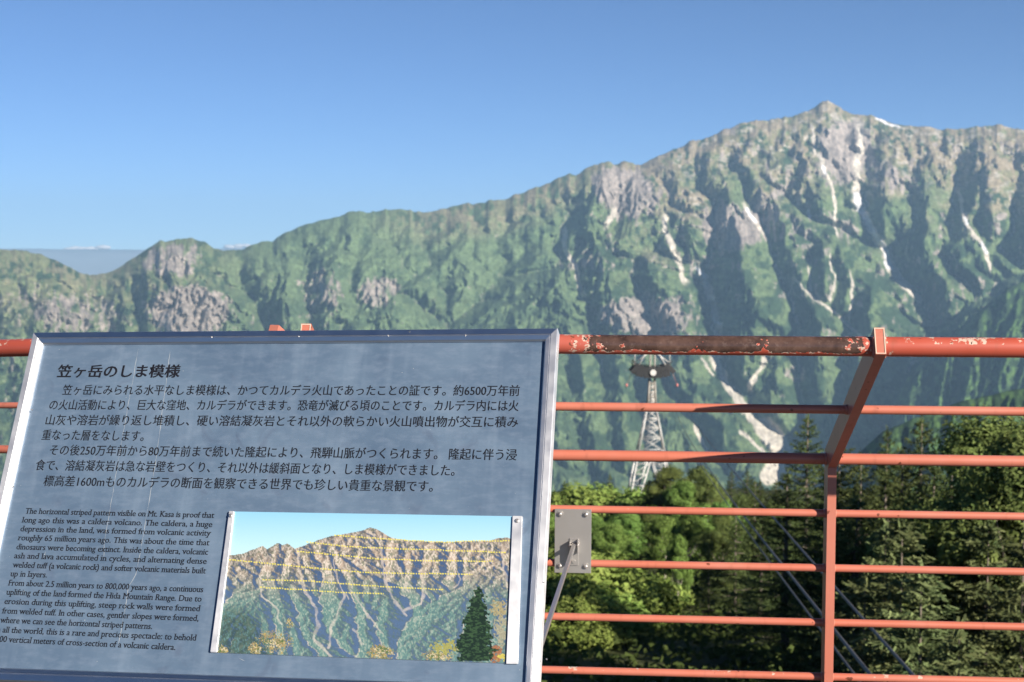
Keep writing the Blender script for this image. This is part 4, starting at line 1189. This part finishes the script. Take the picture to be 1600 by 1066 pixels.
def cable(name, near, Zn, far, Zf, r, sag, label):
    a = at(float(near[0]), float(near[1]), Zn); c = at(float(far[0]), float(far[1]), Zf)
    b = MB(); P = []
    for t in np.concatenate([[-.012], np.linspace(0, 1, 60) ** 2]):
        p = a + (c - a) * t; p = p - np.array([0, 0, sag * 4 * max(t, 0) * (1 - t)]); P.append(p)
    b.tube(P, r, 8)
    tag(b.build(name, cable_mat), label, 'cable', 'ropeway cables')
cable('ropeway_cable', (1432, 1061), 13.2, (1046, 577), TZ, .018, 2.0, 'ropeway cable furthest to the right of the three')
cable('ropeway_cable', (1365, 1061), 14.0, (1041, 577), TZ, .021, 3.2, 'ropeway cable in the middle of the three, thickest')
cable('ropeway_cable', (1338, 1058), 15.0, (1036, 577), TZ, .015, 3.2, 'thin ropeway cable furthest to the left of the three')

# ------------------------------------------------------------------ trees
fir_leaf = foliage('fir_needles', (.016, .032, .015), (.066, .092, .036), (.145, .175, .066), .12, .8)  # darkened: deep shade among the firs is put into the needle colour
shrub_leaf = foliage('shrub_leaves', (.120, .195, .042), (.185, .268, .066), (.265, .32, .095), .16, .7)
young_leaf = foliage('young_needles', (.055, .085, .036), (.120, .145, .062), (.17, .19, .085), .12, .8)  # lighter copy of the needles, so young firs look lit against the rest
light_leaf = foliage('light_leaves', (.078, .148, .032), (.128, .212, .052), (.190, .262, .080), .16, .7)
pine_leaf = foliage('pine_needles', (.060, .098, .032), (.120, .165, .050), (.17, .205, .072), .14, .7)
bark = plain('bark', (.13, .11, .09), .95, 0, 6, .35, .3)
pale_bark = plain('pale_bark', (.34, .31, .27), .9, 0, 6, .3, .2)

def cards(P, A, B):
    """quads centred on P with half axes A, B"""
    V = np.stack([P - A - B, P + A - B * .6, P + A * 1.05 + B * .6, P - A + B], 1).reshape(-1, 3)
    return V, np.arange(len(V)).reshape(-1, 4)
def unit(v): return v / (np.linalg.norm(v, axis=-1, keepdims=True) + 1e-9)

def fir_mesh(H, Rm, seed, dens=1., gaps=.15):
    rg = np.random.default_rng(seed)
    Ps, As, Bs = [], [], []
    z = .05 * H
    while z < H * .985:
        f = z / H
        L0 = Rm * math.tanh((H - z) * .54 / Rm) * (.92 + .16 * math.sin(f * 9 + seed)) + .06
        if f < .18: L0 *= .6 + 2.2 * f
        nb = int(rg.integers(5, 8)) if f < .85 else 4
        a0 = rg.uniform(0, 6.28)
        for i in range(nb):
            if rg.random() < gaps * (1 if f < .6 else .3): continue
            L = L0 * rg.uniform(.62, 1.22); az = a0 + i * 6.283 / nb + rg.uniform(-.35, .35)
            out = np.array([math.cos(az), math.sin(az), 0]); side = np.array([-out[1], out[0], 0])
            sl = np.interp(f, [0, .4, .8, 1], [-.22, -.08, .12, .55]) + rg.uniform(-.12, .12)
            n = max(3, int(L / .10 * dens)); s = (np.arange(n) + .6) / n
            ax = out[None] * (L * s)[:, None]; ax[:, 2] = z + L * s * sl + .16 * L * s * s + rg.uniform(-.1, .1)
            wid = np.minimum(.42 * L, .62) * (1 - s) ** .55 * np.minimum(1, s * 3 + .25) + .05
            for sd in (-1, 1):
                m = 6
                q = (np.arange(m)[None] + rg.uniform(0, 1, (n, m))) / m
                dirv = unit(side * sd + out * .75)
                pos = ax[:, None] + dirv * (wid[:, None] * q)[..., None]
                pos = pos + rg.normal(0, .018, pos.shape); pos[..., 2] -= (.25 * wid[:, None] * q ** 2)
                keep = rg.random((n, m)) < .92
                pos = pos[keep]; kk = len(pos)
                A = unit(dirv + out * .35 + rg.normal(0, .45, (kk, 3)))
                nr_ = unit(np.array([0, 0, 1.]) + rg.normal(0, .45, (kk, 3)))
                B = unit(np.cross(nr_, A))
                Ps.append(pos); As.append(A * rg.uniform(.04, .085, (kk, 1))); Bs.append(B * rg.uniform(.012, .024, (kk, 1)))
        z += rg.uniform(.15, .27) + .22 * (1 - f)
    tip = np.array([[0, 0, H * .99]]) + rg.normal(0, .04, (24, 3)) * [1, 1, 3.5]
    Ps.append(tip); As.append(unit(rg.normal(0, .5, (24, 3)) + [0, 0, 1]) * .06); Bs.append(unit(rg.normal(0, 1, (24, 3))) * .025)
    V, F = cards(np.concatenate(Ps), np.concatenate(As), np.concatenate(Bs))
    return V, F

def leafy_mesh(H, R, seed, clumps=34, per=230, leaf=.075, low=.12):
    rg = np.random.default_rng(seed)
    Ps, As, Bs, cs = [], [], [], []
    for i in range(clumps):
        u = rg.uniform(low, 1.0); az = rg.uniform(0, 6.28)
        prof = math.sin(min(1, (u - low) / (1 - low) * .9 + .12) * math.pi) ** .55
        rr = R * prof * rg.uniform(.35, 1.0)
        c = np.array([rr * math.cos(az), rr * math.sin(az), H * u * .96])
        cr = R * rg.uniform(.22, .40); cs.append((c, cr))
        d = unit(rg.normal(0, 1, (per, 3))); rad = cr * rg.uniform(.3, 1.1, (per, 1)) ** .35
        p = c + d * rad * np.array([1, 1, .72]) * (1 + .35 * np.sin(d[:, :1] * 5 + i))
        Ps.append(p)
        nrm = unit(d * .8 + np.array([0, 0, .35]) + rg.normal(0, .38, (per, 3)))
        A = unit(np.cross(nrm, rg.normal(0, 1, (per, 3)))); B = np.cross(nrm, A)
        As.append(A * leaf * rg.uniform(.6, 1.3, (per, 1))); Bs.append(B * leaf * .62 * rg.uniform(.6, 1.3, (per, 1)))
    V, F = cards(np.concatenate(Ps), np.concatenate(As), np.concatenate(Bs))
    return V, F, cs

def trunk_mesh(H, r, limbs, mat, seed, lean=.0):
    rg = random.Random(seed); b = MB()
    P, R = [], []
    for i in range(9):
        f = i / 8; P.append((lean * f * f * H + rg.uniform(-.04, .04) * f, rg.uniform(-.04, .04) * f, -.6 + (H + .5) * f)); R.append(r * (1 - f) ** .8 + .012)
    b.tube(P, R, 9)
    for c, rad in limbs:
        z = max(.15 * H, c[2] * .55); 
        a = Vector((lean * (z / H) ** 2 * H, 0, z)); e = Vector([float(q) for q in c]); mid = a.lerp(e, .5) + Vector((0, 0, -.08 * (e - a).length))
        b.tube([a, mid, e], [r * .42 * (1 - z / H) + .012, r * .25 * (1 - z / H) + .01, .008], 6)
    bmesh.ops.recalc_face_normals(b.bm, faces=b.bm.faces)
    me = bpy.data.meshes.new('trunk'); b.bm.to_mesh(me); b.bm.free(); me.materials.append(mat)
    return me

PROTO = {}
def proto(kind, H, crown, trunk): PROTO.setdefault(kind, []).append((H, crown, trunk))
for i, (H, R, d, g) in enumerate(((8., 1.95, 1.1, .18), (7., 2.1, 1.1, .24), (9., 1.8, 1.1, .18), (6., 1.7, 1.2, .14))):
    V, F = fir_mesh(H, R, 11 + i, d, g)
    rg = random.Random(i)
    limbs = [((math.cos(a) * R * (1 - z) * .9, math.sin(a) * R * (1 - z) * .9, H * z), 0) for z, a in ((rg.uniform(.08, .8), rg.uniform(0, 6.28)) for _ in range(22))]
    tm = MB(); 
    tp = [(rg.uniform(-.03, .03), rg.uniform(-.03, .03), -.8 + (H + .7) * k / 8) for k in range(9)]; tm.tube(tp, [.15 * (1 - k / 8) + .015 for k in range(9)], 8)
    for c, _ in limbs: tm.tube([(0, 0, c[2]), (c[0] * .5, c[1] * .5, c[2] - .05), (c[0], c[1], c[2] - .05)], [.03, .02, .006], 5)
    me = bpy.data.meshes.new('trunk'); tm.bm.to_mesh(me); tm.bm.free(); me.materials.append(bark)
    proto('fir', H, mesh_from('crown', V, F, fir_leaf), me)
for i, (H, R) in enumerate(((4.6, 1.35), (3.8, 1.25))):
    V, F = fir_mesh(H, R, 31 + i, 1.2, .08)
    tm = MB(); tm.tube([(0, 0, -.3), (0, 0, H * .5), (0, 0, H * .97)], [.05, .03, .008], 7); me = bpy.data.meshes.new('trunk'); tm.bm.to_mesh(me); tm.bm.free(); me.materials.append(bark)
    proto('young', H, mesh_from('crown', V, F, young_leaf), me)
for i, (H, R, n, lf) in enumerate(((6., 2.2, 44, .075), (5., 2.3, 42, .075), (6.5, 1.7, 40, .07))):
    V, F, cs = leafy_mesh(H, R, 51 + i, n, 760, lf * .8, .2)
    proto('leafy', H, mesh_from('crown', V, F, light_leaf), trunk_mesh(H * .9, .14, cs[:16], pale_bark, i, .03))
for i, (H, R, n) in enumerate(((6., 1.9, 46), (5., 1.6, 40))):
    V, F, cs = leafy_mesh(H, R, 71 + i, n + 14, 1150, .036, .08)
    proto('pine', H, mesh_from('crown', V, F, pine_leaf), trunk_mesh(H * .92, .15, cs[:14], bark, 9 + i))
for i, (H, R, n) in enumerate(((1.7, 1.7, 30), (1.3, 1.5, 26))):
    V, F, cs = leafy_mesh(H, R, 91 + i, n, 620, .05, .25)
    proto('bush', H, mesh_from('crown', V, F, shrub_leaf), trunk_mesh(H * .7, .06, cs[:12], pale_bark, 19 + i))

first = {}
rt = random.Random(77)
NAMES = {'fir': ('fir_tree', 'fir tree'), 'young': ('young_fir', 'fir tree'), 'leafy': ('leafy_tree', 'tree'), 'pine': ('pine_tree', 'pine tree'), 'bush': ('shrub', 'shrub')}
def tree(kind, px, py, Z, label, group, var=None, wide=1., height=None, xyz=None):
    """a tree whose top shows at (px,py) at distance Z; its height follows from the ground there"""
    P = at(float(px), float(py), float(Z)); g = float(ground_h(P[0], P[1]))
    Hh = max(P[2] - g, .8)
    i = var if var is not None else rt.randrange(len(PROTO[kind]))
    H, crown, trunk = PROTO[kind][i]
    s = Hh / H; w = s * wide if wide else s
    nm, cat = NAMES[kind]
    if (kind, i) not in first:
        root = empty(nm, (P[0], P[1], g)); parts = [link('trunk', trunk, root), link('crown', crown, root)]
        first[(kind, i)] = (root, parts)
    else:
        r0, ps = first[(kind, i)]
        root = r0.copy(); COL.objects.link(root)
        for p in ps:
            c = p.copy(); c.parent = root; COL.objects.link(c)
    root.location = (P[0], P[1], g); root.rotation_euler = (0, 0, rt.uniform(0, 6.28)); root.scale = (w, w, s)
    for q in ('label', 'category', 'group'):
        if q in root: del root[q]
    tag(root, label, cat, group)
    return root
RF = 'firs crowding the slope on the right'
MW = 'trees on the sunlit shoulder below the tower'
# the tops that stand out against the valley
tree('fir', 1262, 652, 46, 'slender fir top rising left of the bent railing post', RF, 0, .95)
tree('fir', 1312, 692, 38, 'fir half hidden behind the bent railing post', RF, 1, 1.0)
tree('fir', 1387, 671, 58, 'small fir top, the nearer of two to the right of the post', RF, 3, .6)
tree('fir', 1440, 657, 38, 'pointed fir top with spread boughs under the second rail on the right', RF, 0, 1.0)
tree('pine', 1545, 666, 28, 'broad dense evergreen rising highest at the right edge', RF, 0, .95)
tree('pine', 1606, 690, 25, 'broad evergreen cut by the right edge of the photo', RF, 1, 1.)
tree('fir', 1488, 712, 36, 'fir whose top sits just left of the broad dense evergreen', RF, 1, .9)
for px, py, Z, w in ((1230, 742, 40, 1.25), (1180, 752, 62, 1.1), (1345, 716, 32, .95), (1410, 708, 37, 1.), (1460, 730, 34, 1.1), (1340, 778, 30, 1.1), (1530, 742, 29, 1.1), (1590, 760, 26, 1.1), (1225, 800, 44, 1.2), (1480, 770, 28, .95), (1300, 738, 31, .95), (1385, 745, 36, 1.2), (1560, 720, 33, 1.)):
    tree('fir', px, py, Z, 'dark fir standing shoulder to shoulder with others behind the right railing', RF, None, w)
tree('young', 1410, 812, 24, 'young fir with bright tips between the fourth and fifth rails, right of the post', RF, 0, 1.05)
tree('young', 1384, 820, 25, 'thin young fir close left of the bright tipped young fir', RF, 1, .8)
tree('young', 1545, 815, 24, 'young fir standing alone in the dark gap near the right edge', RF, 0, .95)
tree('young', 1499, 986, 17.5, 'pale young fir at the bottom edge of the photo', RF, 1, 1.05)
tree('young', 1600, 838, 22, 'young fir cut by the right edge below the fourth rail', RF, 1, 1.0)
tree('young', 1352, 905, 22, 'small fir in the shade just right of the railing post', RF, 1, 1.2)
tree('young', 1440, 890, 21, 'low fir between the two bright young firs', RF, 0, 1.2)
# mid distance, left to right
for kind, px, py, Z, w, lab in (
        ('fir', 882, 752, 120, .8, 'narrow fir beside the right edge of the sign'), ('fir', 912, 762, 125, .75, 'second narrow fir from the sign'), ('fir', 953, 742, 130, .75, 'dark fir point left of the tower foot'),
        ('fir', 972, 772, 140, .7, 'tiny fir touching the tower foot'), ('fir', 1006, 766, 128, .8, 'fir standing behind the tower foot'),
        ('pine', 1048, 733, 100, 1.25, 'tall bushy evergreen right of the tower, topmost of its clump'), ('leafy', 1072, 752, 96, .95, 'pale rounded tree joined to the bushy evergreen by the tower'),
        ('pine', 1092, 734, 108, 1.0, 'evergreen in the middle of the clump right of the tower'), ('pine', 1106, 745, 96, 1.15, 'bushy evergreen at the right of the clump by the tower'),
        ('fir', 1143, 738, 112, .8, 'lone fir point between the cables and the bushy clump'), ('fir', 1168, 735, 100, .9, 'fir point behind the ropeway cables'), ('fir', 1188, 752, 96, .9, 'fir below the pale gully, right of the cables'), ('fir', 1213, 752, 84, .95, 'fir below the scree fan')):
    tree(kind, px, py, Z, lab, MW, None, w)
for kind, px, py, Z, w in (('leafy', 885, 790, 88, 1.2), ('bush', 905, 778, 118, 1.2), ('bush', 935, 772, 124, 1.3), ('bush', 985, 786, 130, 1.2), ('bush', 1010, 786, 116, 1.3), ('leafy', 930, 806, 80, 1.15), ('leafy', 985, 802, 76, 1.15), ('leafy', 1040, 806, 70, 1.0), ('leafy', 1075, 802, 66, .8),
                           ('leafy', 1100, 794, 74, .9), ('leafy', 1130, 790, 78, .9), ('pine', 1160, 778, 82, 1.1), ('pine', 1015, 800, 84, 1.1), ('leafy', 958, 818, 66, 1.1), ('pine', 1130, 800, 62, .9), ('fir', 1150, 800, 54, .9), ('fir', 1108, 850, 52, .6), ('fir', 1190, 800, 50, 1.0), ('leafy', 1060, 838, 58, .7), ('pine', 1210, 790, 58, 1.)):
    tree(kind, px, py, Z, {'leafy': 'light green leafy tree in the sunlit thicket right of the sign', 'bush': 'low bright shrub on the shoulder below the tower', 'pine': 'rounded evergreen within the thicket right of the sign', 'fir': 'dark fir at the shaded edge of the thicket'}[kind], MW, None, w)
for px, py, Z, w, lab in ((905, 888, 50, 1.25, 'big round sunlit shrub below the mounting plate'), (952, 898, 52, 1.2, 'sunlit shrub right of the biggest round shrub'), (872, 902, 48, 1.15, 'sunlit shrub partly behind the stay bar'), (925, 932, 47, 1.25, 'low sunlit shrub at the foot of the big round one'), (905, 948, 42, 1.3, 'nearest sunlit shrub, low beside the stay bar'), (952, 958, 44, 1.15, 'sunlit shrub at the lower edge of the bright clump'), (1028, 908, 60, 1.0, 'small shrub in the shade right of the sunlit ones'), (985, 926, 53, 1.1, 'yellow green shrub at the edge of the shade')):
    tree('bush', px, py, Z, lab, 'shrubs in the foreground hollow', None, w)
# the thicket goes on behind the sign
for kind, px, py, Z, w in (('leafy', 845, 792, 84, 1.2), ('leafy', 800, 800, 78, 1.2), ('fir', 820, 765, 112, .9), ('leafy', 745, 805, 82, 1.2), ('fir', 770, 762, 120, .9), ('leafy', 690, 800, 86, 1.2), ('fir', 700, 758, 125, .9), ('bush', 840, 905, 50, 1.3), ('leafy', 640, 805, 80, 1.2), ('fir', 640, 765, 110, .9), ('leafy', 580, 800, 84, 1.2), ('leafy', 780, 850, 62, 1.1), ('leafy', 520, 800, 84, 1.2)):
    tree(kind, px, py, Z, {'leafy': 'leafy tree of the thicket that goes on behind the sign', 'fir': 'narrow fir standing in the thicket behind the sign', 'bush': 'shrub below the thicket behind the sign'}[kind], 'trees behind the sign', None, w)

def undergrowth():
    rg = np.random.default_rng(5)
    n = 52000
    y = 12 + 130 * rg.random(n) ** 1.6; x = (rg.random(n) * 1.05 - .12) * (y * .5 + 6) + 0
    cl = fbm(x / 1.7, y / 1.7, 3, 160)
    z = ground_h(x, y) + np.clip((cl - .42) * 3.2, .0, 1.1) * rg.random(n) + .05
    P = np.stack([x, y, z], -1); sc = (.045 + .0016 * y)[:, None]
    nr_ = unit(np.array([0, -.2, 1.]) + rg.normal(0, .5, (n, 3))); A = unit(np.cross(nr_, rg.normal(0, 1, (n, 3)))); B = np.cross(nr_, A)
    V, F = cards(P, A * sc * rg.uniform(.6, 1.5, (n, 1)), B * sc * .6 * rg.uniform(.6, 1.5, (n, 1)))
    o = link('undergrowth', mesh_from('undergrowth', V, F, foliage('undergrowth_leaves', (.035, .055, .018), (.075, .10, .03), (.10, .125, .04), .3, .35)))
    tag(o, kind='stuff')
undergrowth()

# ------------------------------------------------------------------ small clouds beyond the far hills
cloud_mat = plain('cloud_white', (.42, .42, .45), 1., 0, .01, .05)
for i, (px, py, w) in enumerate(((118, 388, 16), (152, 387, 20), (376, 384, 20))):
    bm = bmesh.new(); rg = random.Random(i)
    for k in range(9):
        c = at(px + rg.uniform(-1, 1) * w, py + rg.uniform(-1, 3), 25400.); r = rg.uniform(33, 80)
        bmesh.ops.create_icosphere(bm, subdivisions=2, radius=r, matrix=Matrix.Translation(Vector([float(q) for q in c])) @ Matrix.Diagonal((1.9, 1, .6, 1)))
    for f in bm.faces: f.smooth = True
    me = bpy.data.meshes.new('cloud'); bm.to_mesh(me); bm.free(); me.materials.append(cloud_mat)
    tag(link('cloud', me), ('small pale cloud on the horizon, leftmost in the dip of the ridge', 'small pale cloud on the horizon, the second in the dip of the ridge', 'small pink cloud above the low saddle of the ridge')[i], 'cloud', 'clouds on the horizon')

# ------------------------------------------------------------------ the air
k = NT('haze_air')
k.t.nodes.remove(k.b)
pv = k.t.nodes.new('ShaderNodeVolumePrincipled')
pv.inputs['Color'].default_value = (.39, .65, .95, 1); pv.inputs['Density'].default_value = HAZE_DENSITY; pv.inputs['Anisotropy'].default_value = .0
k.t.links.new(pv.outputs[0], k.out.inputs['Volume'])
b = MB(); zlo, zhi = -1700., 830.
b.box((0, 11900, (zlo + zhi) / 2), (1, 0, 0), (0, 1, 0), (0, 0, 1), 30000, 24200, zhi - zlo)
tag(b.build('haze', k.mat), kind='stuff')
